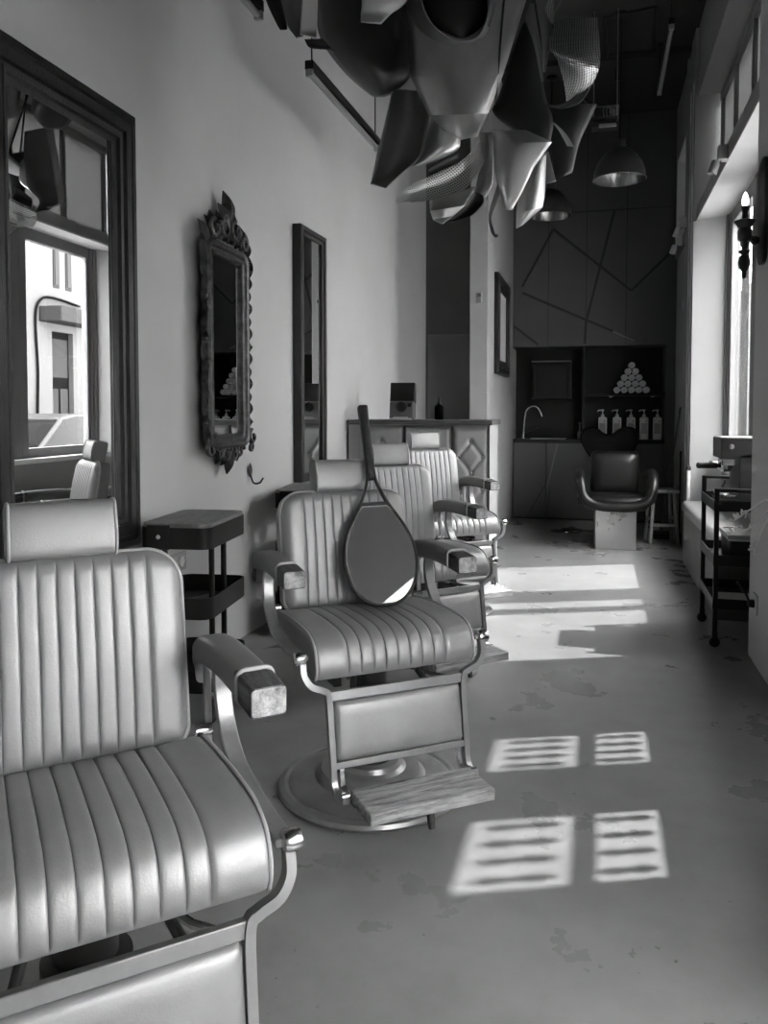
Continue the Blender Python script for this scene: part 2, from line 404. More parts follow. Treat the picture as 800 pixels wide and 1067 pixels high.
# ------------------------------------------------------------------ the street outside
struct('road', G().box(1.06, 9, -12, 60, -.45, -.35), 'street', label='paved street outside the window')
B = thing('street_house', 'white rendered house across the street, seen in the big mirror', 'building', (5.6, 0, -.35))
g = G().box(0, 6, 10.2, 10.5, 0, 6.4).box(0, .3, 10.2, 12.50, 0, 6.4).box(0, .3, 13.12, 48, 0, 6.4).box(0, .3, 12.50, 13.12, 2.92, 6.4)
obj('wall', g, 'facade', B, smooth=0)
dd = obj('door', G().box(.10, .16, 12.50, 13.12, 0, 2.92), 'house_dark', B)
obj('door_panel', G().box(.085, .10, 12.55, 12.78, .2, 1.9).box(.085, .10, 12.84, 13.07, .2, 1.9).box(.085, .10, 12.55, 13.07, 2.1, 2.8), 'house_mid', dd, bevel=.01)
for y in (12.56, 12.92):
    w = obj('window', G().box(-.02, .02, y, y + .16, 3.70, 4.9), 'house_mid', B)
    obj('pane', G().box(-.03, -.02, y + .03, y + .13, 3.75, 4.85), 'carglass', w)
obj('canopy_box', G().box(-.45, 0, 12.15, 13.4, 3.05, 3.32), 'house_mid', B, bevel=.02)
obj('cable', G().tube(catmull([(-.03, 13.3, 3.45), (-.04, 12.5, 3.5), (-.04, 12.15, 3.42), (-.03, 12.02, 3.1), (-.03, 12.06, 2.2), (-.03, 12.03, 1.3), (-.03, 12.05, .1)], 6), .022, 8), 'house_dark', B)
B2 = struct('bounce_wall', G().box(5.9, 6.2, -14, 10.2, -.35, 5.6), 'bounce_render', label='unseen pale wall across the street, added to bounce daylight into the room')  # out of view, added as a daylight bounce for the interior
P_ = thing('street_lamp', 'dark post standing on the pavement, seen through the window', 'lamp post', (2.13, 13.05, -.35))
obj('pole', G().lathe([(.12, 0), (.12, .12), (.07, .2), (.06, 1.), (.055, 4.2), (.05, 5.0)], 14), 'house_dark', P_)
obj('lantern', G().lathe([(.05, 5.0), (.15, 5.1), (.2, 5.5), (.22, 5.52), (.05, 5.75), (.01, 5.8)], 10), 'house_dark', P_)
# parked car: front points to -y
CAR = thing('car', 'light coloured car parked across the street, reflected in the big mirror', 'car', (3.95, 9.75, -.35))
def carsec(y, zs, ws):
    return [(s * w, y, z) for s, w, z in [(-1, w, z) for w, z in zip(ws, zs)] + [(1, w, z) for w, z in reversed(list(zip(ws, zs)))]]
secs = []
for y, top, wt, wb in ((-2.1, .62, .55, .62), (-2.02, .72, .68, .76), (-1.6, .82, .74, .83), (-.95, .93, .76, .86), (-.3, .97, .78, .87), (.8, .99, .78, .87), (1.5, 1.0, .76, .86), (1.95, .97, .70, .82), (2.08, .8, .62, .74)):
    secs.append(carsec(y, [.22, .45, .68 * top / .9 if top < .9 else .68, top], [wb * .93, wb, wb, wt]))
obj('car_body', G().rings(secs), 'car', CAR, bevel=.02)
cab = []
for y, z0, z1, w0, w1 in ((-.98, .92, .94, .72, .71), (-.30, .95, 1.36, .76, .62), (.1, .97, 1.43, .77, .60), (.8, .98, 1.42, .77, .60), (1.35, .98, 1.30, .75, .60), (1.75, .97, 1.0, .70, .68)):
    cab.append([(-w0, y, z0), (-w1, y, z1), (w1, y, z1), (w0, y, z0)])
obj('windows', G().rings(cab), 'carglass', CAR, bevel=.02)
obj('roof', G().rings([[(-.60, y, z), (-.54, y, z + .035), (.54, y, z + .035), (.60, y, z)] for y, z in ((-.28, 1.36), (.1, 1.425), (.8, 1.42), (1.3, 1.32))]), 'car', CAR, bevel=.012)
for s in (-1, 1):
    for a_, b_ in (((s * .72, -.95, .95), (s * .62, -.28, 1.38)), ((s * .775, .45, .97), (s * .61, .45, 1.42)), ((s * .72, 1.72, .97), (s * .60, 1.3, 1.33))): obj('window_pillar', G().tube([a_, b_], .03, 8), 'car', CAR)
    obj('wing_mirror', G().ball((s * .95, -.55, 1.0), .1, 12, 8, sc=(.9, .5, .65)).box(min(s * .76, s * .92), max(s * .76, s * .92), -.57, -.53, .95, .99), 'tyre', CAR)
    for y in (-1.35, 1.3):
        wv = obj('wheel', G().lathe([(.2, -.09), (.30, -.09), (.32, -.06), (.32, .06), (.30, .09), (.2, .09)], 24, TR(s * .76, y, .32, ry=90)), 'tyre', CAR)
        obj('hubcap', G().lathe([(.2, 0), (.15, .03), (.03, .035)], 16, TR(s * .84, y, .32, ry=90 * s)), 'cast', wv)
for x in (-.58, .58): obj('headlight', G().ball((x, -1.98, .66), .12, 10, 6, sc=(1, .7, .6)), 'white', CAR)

# ------------------------------------------------------------------ barber chairs
def cushion(prof, w, ys_seams, puff, endr, wgt, sub=8):
    """closed profile in x-z swept across y from -w to w; raised channels between the seams"""
    P = [Vector((p[0], 0, p[1])) for p in prof]; N = len(P)
    nor = []
    for i in range(N):
        t = (P[(i + 1) % N] - P[i - 1]).normalized(); nor.append(Vector((t.z, 0, -t.x)))
    area = sum(P[i].x * P[(i + 1) % N].z - P[(i + 1) % N].x * P[i].z for i in range(N))
    if area < 0: nor = [-n for n in nor]
    st = []
    for k in range(5):
        a = PI / 2 * k / 4; st.append((-w + endr * (1 - math.sin(a)) * 0 + endr * (1 - math.cos(a)), -endr * (1 - math.sin(a)), 0))
    st = [( -w + endr * (1 - math.cos(PI / 2 * k / 4)), -endr * (1 - math.sin(PI / 2 * k / 4)), 0.) for k in range(5)]
    edges = [-w + endr] + list(ys_seams) + [w - endr]
    for a, b in zip(edges[:-1], edges[1:]):
        first = a == edges[0]; last = b == edges[-1]
        for k in range(sub + 1):
            if k == 0 and not first: pass
            t = k / sub
            if not (first or last): t = .5 - .5 * math.cos(PI * t)
            elif first: t = 1 - (1 - t) ** 2
            else: t = t * t
            y = a + (b - a) * t
            if first: h = 1 - max(0, (t - .85) / .15) ** 2.5 if t > .85 else 1
            elif last: h = 1 - max(0, (.15 - t) / .15) ** 2.5 if t < .15 else 1
            else: h = 1 - .16 * (2 * t - 1) ** 2 - .84 * abs(2 * t - 1) ** 15
            if k == sub and not last: continue
            st.append((y, 0., puff * (h - 1) if len(ys_seams) else 0.))
    st += [(-y, o, 0.) for y, o, _ in reversed(st[:5])]
    out = []; ly = None
    for y, o, p in st:
        if ly is not None and abs(y - ly) < 1e-5: continue
        ly = y
        out.append([P[i] + nor[i] * (o + p * wgt[i]) + Vector((0, y, 0)) for i in range(N)])
    return G().rings(out)

seat_ctrl = [(-.20, .435), (-.212, .48), (-.205, .515), (-.15, .532), (-.02, .541), (.09, .541), (.150, .535), (.194, .514), (.215, .470), (.209, .434), (.178, .421), (0, .424), (-.14, .426)]
SP = [(p.x, p.z) for p in catmull([(x, 0, z) for x, z in seat_ctrl], 5, True)]
SW = [1. if (z > .50 or (x > .15 and z > .437)) else 0. for x, z in SP]
SW = [(SW[i - 1] + SW[i] + SW[(i + 1) % len(SW)]) / 3 for i in range(len(SW))]
S_SEAMS = [-.148 + .037 * k for k in range(9)]
B_SEAMS = [-.1443 + .0321 * k for k in range(10)]
BW, BH, BR = .216, .375, .07
def back_mesh():
    g = G(); ys = []
    e = [-BW] + B_SEAMS + [BW]
    for a, b in zip(e[:-1], e[1:]):
        n = 10 if a == -BW or b == BW else 8
        for k in range(n):
            t = k / n
            if a == -BW: t = 1 - (1 - t) ** 2
            elif b == BW: t = t * t
            else: t = .5 - .5 * math.cos(PI * t)
            ys.append((a + (b - a) * t, a, b, t))
    ys.append((BW, B_SEAMS[-1], BW, 1.))
    NV = 30
    def spanv(y):
        q = abs(y) - (BW - BR)
        top = BH - (BR - math.sqrt(max(BR * BR - q * q, 0))) if q > 0 else BH
        q2 = abs(y) - (BW - .03)
        bot = (.03 - math.sqrt(max(.0009 - q2 * q2, 0))) if q2 > 0 else 0.
        return bot, top
    front = []; back = []
    for y, a, b, t in ys:
        bot, top = spanv(y); fr = []; bk = []
        for j in range(NV + 1):
            v = .5 - .5 * math.cos(PI * j / NV); s = bot + (top - bot) * v
            dist = min(s - bot, top - s, BW - abs(y)) if True else 0
            q = min(1, max(0, dist) / .035); dep = .048 + .030 * math.sqrt(max(0, 1 - (1 - q) ** 2)) + .010 * math.sin(PI * min(1, s / BH))
            if a == -BW: h = 1 - ((t - .8) / .2) ** 2.5 if t > .8 else 1
            elif b == BW: h = 1 - ((.2 - t) / .2) ** 2.5 if t < .2 else 1
            else: h = 1 - .16 * (2 * t - 1) ** 2 - .84 * abs(2 * t - 1) ** 15
            dep += .0042 * (h - 1) * q
            fr.append((dep, y, s)); bk.append((0., y, s))
        front.append(fr); back.append(bk)
    n = NV + 1
    for cols, flip in ((front, 0), (back, 1)):
        vs = [p for c in cols for p in c]; fs = []
        for i in range(len(cols) - 1):
            for j in range(NV):
                f = (i * n + j, i * n + j + 1, (i + 1) * n + j + 1, (i + 1) * n + j); fs.append(f[::-1] if flip else f)
        g.add(vs, fs)
    o2 = len(front) * n
    C = len(front)
    for i in range(C - 1):
        for j in (0, NV):
            a, b = i * n + j, (i + 1) * n + j; g.f.append((a, b, b + o2, a + o2))
    for i in (0, C - 1):
        for j in range(NV):
            a, b = i * n + j, i * n + j + 1; g.f.append((a, b, b + o2, a + o2))
    return g
def back_outline(dep):
    pts = []
    for k in range(13): a = PI / 2 * k / 12; pts.append((dep, BW - BR + BR * math.cos(a), BH - BR + BR * math.sin(a)))
    for k in range(13): a = PI / 2 + PI / 2 * k / 12; pts.append((dep, -BW + BR + BR * math.cos(a), BH - BR + BR * math.sin(a)))
    for k in range(7): a = PI + PI / 2 * k / 6; pts.append((dep, -BW + .03 + .03 * math.cos(a), .03 + .03 * math.sin(a)))
    for k in range(7): a = 1.5 * PI + PI / 2 * k / 6; pts.append((dep, BW - .03 + .03 * math.cos(a), .03 + .03 * math.sin(a)))
    return pts
# the back leans: local s runs up the back, depth runs forward
BT = Matrix.Translation((-.232, 0, .512)) @ Matrix.Rotation(math.radians(-9.5), 4, 'Y')

def make_chair():
    t = thing('barber_chair', 'x', 'barber chair')
    obj('floor_base', G().lathe([(.001, 0), (.28, 0), (.283, .008), (.278, .018), (.262, .024), (.25, .022), (.235, .030), (.17, .040), (.155, .052), (.15, .062), (.13, .066), (.11, .064), (.095, .072), (.088, .085), (.06, .092), (.001, .092)], 64, caps=False), 'cast', t, smooth=25)
    obj('lift_column', G().lathe([(.001, .085), (.066, .085), (.066, .24), (.072, .245), (.072, .275), (.05, .28), (.05, .375), (.09, .385), (.09, .40), (.001, .40)], 32, caps=False), 'dark_metal', t, smooth=30)
    g = G().box(-.19, .06, -.20, .20, .40, .424)
    for s in (-1, 1): g.box(-.16, .10, s * .14 - .012, s * .14 + .012, .36, .40)
    g.tube([(.12, .1, .39), (.19, .13, .33)], .010, 8); g.tube([(.12, -.1, .39), (.19, -.13, .33)], .010, 8)
    obj('seat_frame', g, 'dark_metal', t, bevel=.004)
    obj('link_rod', G().tube([(.02, .06, .395), (.17, .13, .385), (.2, .16, .382)], .007, 10), 'chrome', t)
    seat = obj('seat', cushion(SP, .245, S_SEAMS, .0048, .016, SW), 'leather', t, smooth=50)
    for s in (-1, 1): obj('piping', G().tube([(x, s * .2405, z) for x, z in [(p[0] * .985, .49 + (p[1] - .49) * .985) for p in SP]], .0040, 8, closed=True), 'piping', seat)
    back = obj('backrest', G().add([BT @ Vector(p) for p in back_mesh().v], back_mesh().f), 'leather', t, smooth=50)
    obj('piping', G().tube([BT @ Vector(p) for p in back_outline(.050)], .0046, 8, closed=True), 'piping', back)
    # headrest
    hp = [(p.x, p.z) for p in catmull([(x, 0, z) for x, z in [(-.034, -.047), (-.036, 0), (-.034, .047), (-.015, .055), (.015, .053), (.033, .042), (.038, 0), (.033, -.042), (.015, -.053), (-.015, -.055)]], 5, True)]
    HT = Matrix.Translation((-.262, 0, .937)) @ Matrix.Rotation(math.radians(-12), 4, 'Y')
    hg = cushion(hp, .098, [], 0, .010, [0] * len(hp)); hg.v = [HT @ v for v in hg.v]
    hr = obj('headrest', hg, 'leather', t, smooth=50)
    for s in (-1, 1): obj('piping', G().tube([HT @ Vector((x * 1.0, s * .093, z * 1.0)) for x, z in hp], .0030, 8, closed=True), 'piping', hr)
    obj('post', G().box(-.285, -.272, -.022, .022, .80, .95).box(-.29, -.265, -.03, .03, .865, .885), 'chrome', hr, bevel=.003)
    for s in (-1, 1):
        # arm pad, wooden end block, curved chrome bracket
        pc = [(-.275, .636, .050), (-.265, .672, .058), (-.235, .697, .064), (-.16, .711, .068), (-.06, .713, .066), (.045, .708, .065)]
        rings = []
        for x, z, wd in [(p.x, p.y, p.z) for p in catmull([(a, b, c) for a, b, c in pc], 5)]:
            th = .058; rr = rrect(wd, th, .018, 5)
            f = min(1, (x + .285) / .03)
            rings.append([(x, s * .273 + a * (.6 + .4 * f), z - .018 + b * (.55 + .45 * f)) for a, b in rr])
        ap = obj('armrest', G().rings(rings), 'leather_dk', t, smooth=50)
        obj('piping', G().tube([(.047, s * .273 + a, .690 + b) for a, b in rrect(.066, .061, .016, 4)], .004, 8, closed=True), 'piping', ap)
        eb = obj('end_block', G().rings([[(x, s * .273 + a * k, .690 + (x - .047) * -.09 + b * k) for a, b in rrect(.064, .050, .006, 3)] for x, k in ((.03, 1), (.112, 1), (.117, .96))]), 'oldwood', ap)
        tag(eb, 'worn wooden end block')
        obj('worn_end', G().rings([[(x, s * .273 + a * k, .685 + b * k) for a, b in rrect(.062, .048, .007, 3)] for x, k in ((.112, 1.0), (.1185, .95))]), 'endwood', ap)
        path = catmull([(-.150, s * .273, .675), (-.158, s * .276, .62), (-.135, s * .278, .555), (-.07, s * .278, .505), (.05, s * .277, .482), (.19, s * .273, .484)], 6)
        obj('arm_bracket', G().strap(path, .034, .014, (0, s, 0)), 'cast', t, bevel=.003)
        obj('back_bracket', G().strap([(-.215, s * .262, .665), (-.20, s * .258, .56), (-.17, s * .252, .46)], .016, .01, (0, 1, 0)), 'cast', t, bevel=.003)
        kn = obj('pivot_knob', G().lathe([(.001, -.014), (.017, -.014), (.019, -.008), (.019, .008), (.017, .014), (.009, .016), (.001, .016)], 20, TR(.19, s * .282, .486, rx=90), caps=False), 'chrome', t, smooth=30)
        st = catmull([(.192, s * .276, .478), (.200, s * .274, .440), (.206, s * .255, .412), (.207, s * .222, .397), (.206, s * .207, .378), (.218, s * .204, .29), (.234, s * .203, .189), (.240, s * .203, .15), (.262, s * .200, .128), (.31, s * .192, .132)], 5)
        obj('leg_strap', G().strap(st, .022, .017, (1, 0, .15)), 'cast', t, bevel=.002)
        obj('hinge_pin', G().lathe([(.001, -.016), (.012, -.016), (.012, .016), (.001, .016)], 14, TR(-.185, s * .245, .535, rx=90), caps=False), 'chrome', t)
        obj('hinge_pin', G().lathe([(.001, -.01), (.009, -.01), (.009, .01), (.001, .01)], 12, TR(.3, s * .192, .140, rx=90), caps=False), 'chrome', t)
    obj('recline_ring', G().tube([(-.235 + .016 * math.cos(a * PI / 8), -.30, .632 + .016 * math.sin(a * PI / 8)) for a in range(16)], .0035, 8, closed=True).tube([(-.235, -.30, .65), (-.235, -.275, .668)], .004, 8), 'dark_metal', t)
    # leg panel between two cross bars
    PT = Matrix.Translation((.203, 0, .380)) @ Matrix.Rotation(math.radians(-9.0), 4, 'Y')
    rings = []
    for dpt, ins in ((-.012, .004), (-.010, .0), (.004, .0), (.012, .006), (.016, .016), (.018, .04)):
        rings.append([PT @ Vector((dpt, a, -.098 + b)) for a, b in rrect(.388 - 2 * ins, .160 - 2 * ins, .012, 4)])
    obj('leg_panel', G().rings(rings), 'leather', t, smooth=60)
    for za, zb in ((-.016, .010), (-.196, -.178)):
        obj('cross_bar', G().box(-.008, .010, -.205, .205, za, zb, PT), 'cast', t, bevel=.002)
    for s in (-1, 1):
        obj('footrest_bracket', G().strap([(.232, s * .178, .19), (.243, s * .178, .14), (.32, s * .170, .120)], .012, .008, (0, 1, 0)), 'chrome', t)
    fr = obj('footrest', G().box(.298, .442, -.178, .178, .123, .155), 'wood', t, bevel=.004)
    tag(fr, 'worn wooden footrest plank')
    obj('foot_peg', G().tube([(.40, .005, .125), (.415, .005, .070)], [.012, .009], 12), 'dark_metal', t)
    return t
chair = make_chair()
poses = [(-.794, 1.095, -47.0, -.012, 'nearest barber chair, cut off by the left edge, big framed mirror behind it'),
         (-.661, 2.311, -52.0, -.004, 'silver barber chair with a hand mirror standing on its seat'),
         (-.773, 3.454, -46.0, .003, 'third barber chair from the front, just behind the one with the hand mirror'),
         (-.847, 4.509, -50.0, .030, 'farthest barber chair, directly in front of the tufted counter')]
CH = []
for i, (x, y, a, dz, lab) in enumerate(poses):
    c = chair if i == 0 else copy_tree(chair)
    CH.append((c, x, y, a, dz, lab))
for c, x, y, a, dz, lab in CH:
    c.location = (x, y, 0); c.rotation_euler = (0, 0, math.radians(a))
    tag(c, lab, 'barber chair', 'barber chairs in a row along the left wall')
    for ch in c.children:
        if not ch.name.startswith('floor_base'): ch.location.z = dz
# hand mirror standing on the second chair
HMt = Matrix.Translation((-.661, 2.311, 0)) @ Matrix.Rotation(math.radians(-52), 4, 'Z')
hm = thing('hand_mirror', 'drop-shaped hand mirror with a dark wooden handle, propped upright on a chair seat', 'mirror')
hm.matrix_world = HMt @ Matrix.Translation((-.028, .066, .546)) @ Matrix.Rotation(math.radians(-10), 4, 'Z') @ Matrix.Rotation(math.radians(-22.5), 4, 'Y') @ Matrix.Rotation(math.radians(2.0), 4, 'X')
prof = [(.0, 0.), (.035, .004), (.068, .022), (.095, .055), (.111, .10), (.116, .145), (.110, .195), (.094, .240), (.070, .285), (.044, .330), (.024, .375), (.013, .415), (.010, .445)]
right = catmull([(0, a, b) for a, b in prof], 5)
outl = [(0, p.y, p.z) for p in right] ; outl2 = [(0, -p.y, p.z) for p in right]
obj('hoop', G().strap(outl, .016, .009, (1, 0, 0)).strap(outl2, .016, .009, (1, 0, 0)), 'handlewood', hm, bevel=.002)
gl = [(p.y, p.z) for p in right if .004 < p.z < .305]
poly = [(max(0, a - .004), b) for a, b in gl]
poly = poly + [(.040, .318)] ; poly = poly + [(-a, b) for a, b in reversed(poly)]
obj('glass', G().prism(poly, -.002, .003, 'x'), 'mirror', hm, smooth=0)
obj('glass_rim', G().tube([(.003, a, b) for a, b in poly], .0025, 6, closed=True), 'piping', hm)
obj('cross_piece', G().box(-.005, .005, -.046, .046, .322, .333), 'handlewood', hm, bevel=.002)
obj('handle', G().rings([[(a, b, z) for a, b in rrect(w, w * .9, w * .25, 3)] for z, w in ((.41, .022), (.44, .030), (.50, .030), (.60, .033), (.655, .037), (.668, .036))]), 'handlewood', hm)

# ------------------------------------------------------------------ mirrors on the left wall
bm_ = thing('wall_mirror', 'tall wall mirror in a wide stepped dark frame, reflecting the street window', 'mirror', (wl(2.31) + .030, 2.31, .633), 1.0)
W_, H_ = .825, 1.63
obj('frame', frame_sweep(W_, H_, [(0, -.025), (0, .020), (.008, .030), (.030, .032), (.036, .022), (.046, .022), (.052, .038), (.085, .040), (.090, .026), (.098, .026), (.103, .034), (.116, .032), (.121, .018), (.136, .006), (.136, -.025)]), 'frame_dark', bm_, smooth=20)
obj('glass', G().box(-.004, .004, -W_ / 2 + .132, W_ / 2 - .132, .132, H_ - .132), 'mirror', bm_, smooth=0)

om = thing('ornate_mirror', 'narrow mirror in a carved ornamental frame with a leafy crest', 'mirror', (wl(3.44) + .030, 3.44, .975), 1.9)
ow, oh = .455, .945
def ring_frame(w, h, r, prof, n=6):
    g = G(); rings = []
    for d, x in prof:
        rr = max(.004, r - d * .5)
        rings.append([(x, a, h0) for a, h0 in [(p[0], p[1] + oh / 2) for p in rrect(w - 2 * d, h - 2 * d, rr, n)]])
    return g.rings(rings, True, True, False)
obj('frame', ring_frame(ow, oh, .05, [(0, 0), (0, .030), (.012, .042), (.026, .036), (.032, .024), (.046, .026), (.052, .034), (.062, .028), (.066, .014), (.066, 0)]), 'carved', om, smooth=30)
obj('glass', G().prism(rrect(ow - .12, oh - .12, .03, 5, 0, oh / 2), .006, .012, 'x'), 'mirror', om, smooth=0)
def leaf(g, c, ang, L, w, th, curl=0.):
    # pointed carved leaf in the y-z plane, growing along ang from c
    a = math.radians(ang); rings = []
    for i in range(11):
        t = i / 10; ww = w * math.sin(PI * min(1, t * .92 + .06)) ** .8 * (1 - .35 * t); b = a + math.radians(curl) * t
        y = c[0] + L * t * math.cos(a + math.radians(curl) * t * .5); z = c[1] + L * t * math.sin(a + math.radians(curl) * t * .5)
        nx, nz = -math.sin(b), math.cos(b); hh = th * math.sin(PI * (t * .85 + .12))
        rings.append([(.012 + hh * (.55 + .45 * math.cos(k * PI / 2 * 2)) * (1 if k in (1, 3) else .6) if False else .010 + hh * (0, .8, .35, .8, 0, -.1)[k], y + nx * ww * (-1, -.55, 0, .55, 1, 0)[k], z + nz * ww * (-1, -.55, 0, .55, 1, 0)[k]) for k in range(6)])
    return g.rings(rings)
def scroll(g, c, r, turns, sgn, a0, tr=.010):
    pts = []; n = int(26 * turns)
    for i in range(n + 1):
        t = i / n; a = math.radians(a0) + sgn * 2 * PI * turns * t; q = r * (1 - .8 * t)
        pts.append((.026 + .012 * t, c[0] + q * math.cos(a), c[1] + q * math.sin(a)))
    return g.tube(pts, [tr * (1 - .45 * i / n) for i in range(n + 1)], 8)
g = G()
leaf(g, (0.0, oh + .10), 86, .155, .036, .045, 22); leaf(g, (-.015, oh + .10), 110, .10, .022, .035, 30); leaf(g, (.02, oh + .10), 66, .09, .02, .035, -30)
for s in (-1, 1):
    A = lambda d: d if s > 0 else 180 - d
    scroll(g, (s * .062, oh + .075), .052, 1.4, s, 90 if s > 0 else 90, .013)
    scroll(g, (s * .145, oh + .045), .045, 1.3, -s, 90, .012)
    leaf(g, (s * .05, oh + .02), A(62), .13, .024, .040, s * 25); leaf(g, (s * .10, oh + .01), A(55), .13, .022, .036, s * -30)
    leaf(g, (s * .15, oh + .0), A(70), .13, .020, .034, s * 40); leaf(g, (s * .195, oh - .03), A(75), .11, .016, .03, s * -35)
    leaf(g, (s * .02, oh + .015), A(80), .11, .02, .04, s * 10); leaf(g, (s * .20, oh - .06), A(48), .06, .014, .028, s * -40)
    for q in range(5): g.ball((.03, s * (.03 + .035 * q), oh + .018 + .012 * (q % 2)), .011, 8, 6)
    for q in range(4): g.ball((.032, s * (.045 + .03 * q), oh + .125 - .022 * q), .012, 8, 6)
g.v = [Vector((v.x * 1.25, v.y * 1.10, oh + (v.z - oh) * .98)) for v in g.v]
obj('crest', g, 'carved', om, smooth=40)
for s in (-1, 1):
    g = G()
    for q in range(13):
        z = .09 + .062 * q
        leaf(g, (s * (ow / 2 + .010), z), 90 + s * (-12 if q % 2 else 14), .075, .014, .026, s * 20)
        if q % 3 == 0: g.ball((.022, s * (ow / 2 + .012), z + .03), .012, 8, 6)
    scroll(g, (s * (ow / 2 + .012), .045), .036, 1.2, s, 90, .010)
    scroll(g, (s * (ow / 2 - .012), -.002), .030, 1.2, -s, 90, .010)
    leaf(g, (s * (ow / 2 + .008), oh - .12), 90 - s * 18, .13, .016, .03, s * 36)
    g.v = [Vector((v.x * 1.3, v.y + s * .012, v.z)) for v in g.v]
    obj('side_garland', g, 'carved', om, smooth=40)
g = G()
leaf(g, (0, -.02), -90, .105, .034, .04); leaf(g, (0, .0), -90, .06, .05, .03)
for s in (-1, 1):
    scroll(g, (s * .045, -.032), .034, 1.3, -s, 90, .010); scroll(g, (s * .115, -.022), .028, 1.2, s, 90, .009)
    A = lambda d: d if s > 0 else 180 - d
    leaf(g, (s * .02, -.02), A(-65), .075, .018, .032, s * 25); leaf(g, (s * .07, -.01), A(-35), .08, .016, .03, s * -30); leaf(g, (s * .13, -.005), A(-20), .07, .014, .026, s * 30)
    for q in range(5): g.ball((.028, s * (.02 + .038 * q), -.008), .010, 8, 6)
obj('bottom_ornament', g, 'carved', om, smooth=40)

pm = thing('framed_mirror', 'plain slim dark-framed mirror above the second trolley', 'mirror', (wl(4.57) + .003, 4.57, .73), WRZ)
obj('frame', frame_sweep(.42, 1.50, [(0, 0), (0, .050), (.008, .058), (.030, .058), (.036, .046), (.050, .044), (.050, 0)]), 'frame_dark', pm, smooth=20)
obj('glass', G().box(.028, .034, -.165, .165, .045, 1.455), 'mirror', pm, smooth=0)
cm = thing('framed_panel', 'black frame with a pale panel in place of bright mirror glass on the side of the pale column', 'framed panel', (-.87, 7.41, 1.475), 0)
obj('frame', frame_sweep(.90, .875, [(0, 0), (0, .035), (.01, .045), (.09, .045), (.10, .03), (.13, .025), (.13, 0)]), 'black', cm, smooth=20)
obj('panel', G().box(.010, .016, -.325, .325, .125, .75), 'white', cm, smooth=0)  # pale tone stands in for the bright reflection in the glass
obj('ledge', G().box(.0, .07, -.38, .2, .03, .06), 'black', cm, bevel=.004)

hk = thing('coat_hook', 'small wrought hook on the grey wall below the carved mirror', 'hook', (wl(3.76), 3.76, .83), WRZ)
g = G(); leaf(g, (0, -.02), 90, .075, .018, .012)
obj('plate', g, 'brass', hk)
obj('hook_wire', G().tube(catmull([(.012, 0, .01), (.02, .0, -.03), (.03, .008, -.052), (.055, .02, -.05), (.07, .03, -.025)], 5), .0045, 8), 'brass', hk)
ws = thing('wall_socket', 'white wall socket behind the first trolley', 'socket', (wl(3.05), 3.05, .50), WRZ)
obj('plate', G().box(0, .010, -.07, .07, -.04, .04), 'column', ws, bevel=.004)
obj('insert', G().lathe([(.026, 0), (.026, .004), (.022, .004), (.021, -.004), (.001, -.004)], 20, TR(.011, -.032, 0, ry=90)).lathe([(.026, 0), (.026, .004), (.022, .004), (.021, -.004), (.001, -.004)], 20, TR(.011, .032, 0, ry=90)), 'reveal', ws)

# ------------------------------------------------------------------ rolling trolleys
def tray(z0, z1, w=.27, d=.43, r=.045, wall=.006, solid_top=False):
    g = G(); o = rrect(w, d, r, 6); i = rrect(w - 2 * wall, d - 2 * wall, r - wall, 6)
    return g.rings([[(a, b, z0) for a, b in o], [(a, b, z1) for a, b in o], [(a, b, z1) for a, b in i], [(a, b, z0 + .008) for a, b in i]])
def make_trolley():
    t = thing('trolley', 'x', 'trolley')
    for nm, z0, z1 in (('top_tray', .650, .728), ('middle_tray', .395, .472), ('bottom_tray', .125, .205)):
        obj(nm, tray(z0, z1), 'black', t, smooth=40)
    obj('top_board', G().prism(rrect(.262, .422, .042, 6), .722, .742), 'boardwood', t, bevel=.003)
    for sx in (-1, 1):
        for sy in (-1, 1):
            py_ = -.15 if sy < 0 else -.02
            obj('post', G().tube([(sx * .118, py_, .12), (sx * .118, py_, .72)], .011, 10), 'black', t)
            cs = obj('caster', G().lathe([(.001, -.011), (.026, -.011), (.030, -.006), (.030, .006), (.026, .011), (.001, .011)], 18, TR(sx * .118, sy * .15 - .012, .030, ry=90), caps=False), 'tyre', t)
            obj('hub', G().lathe([(.001, -.013), (.010, -.013), (.010, .013), (.001, .013)], 12, TR(sx * .118, sy * .15 - .012, .030, ry=90), caps=False).box(sx * .118 - .018, sx * .118 + .018, sy * .15 - .02, sy * .15 + .01, .055, .092), 'dark_metal', cs)
    obj('front_band', G().box(-.10, -.015, -.222, -.212, .648, .738), 'black', t, bevel=.003)
    obj('screw_cap', G().lathe([(.008, 0), (.007, .004), (.002, .006)], 12, TR(-.055, -.223, .695, rx=90)), 'white', t)
    return t
tr = make_trolley(); tr2 = copy_tree(tr)
tag(tr, 'black three-tier trolley with a wooden top, beside the big framed mirror', 'trolley', 'black rolling trolleys')
tag(tr2, 'black trolley with a wooden top, half hidden behind the chair holding the hand mirror', 'trolley', 'black rolling trolleys')
tr.location = (-1.495, 2.775, 0); tr.rotation_euler = (0, 0, math.radians(7))
tr2.location = (-1.500, 4.02, 0); tr2.rotation_euler = (0, 0, math.radians(9))
cl = thing('hair_clipper', 'small black clipper lying in the open middle tray of the first trolley', 'clipper', (-1.46, 2.72, .4035), 60)
obj('body', G().rings([[(x, a, .022 + b) for a, b in rrect(w, w * .8, w * .3, 4)] for x, w in ((-.08, .03), (-.06, .042), (.02, .040), (.06, .046), (.075, .04))]), 'midplastic', cl)
obj('blade', G().box(.072, .092, -.022, .022, .012, .028), 'chrome', cl, bevel=.002)
bx = thing('spray_bottle', 'dark bottle standing in the middle tray of the first trolley', 'bottle', (-1.53, 2.64, .404))
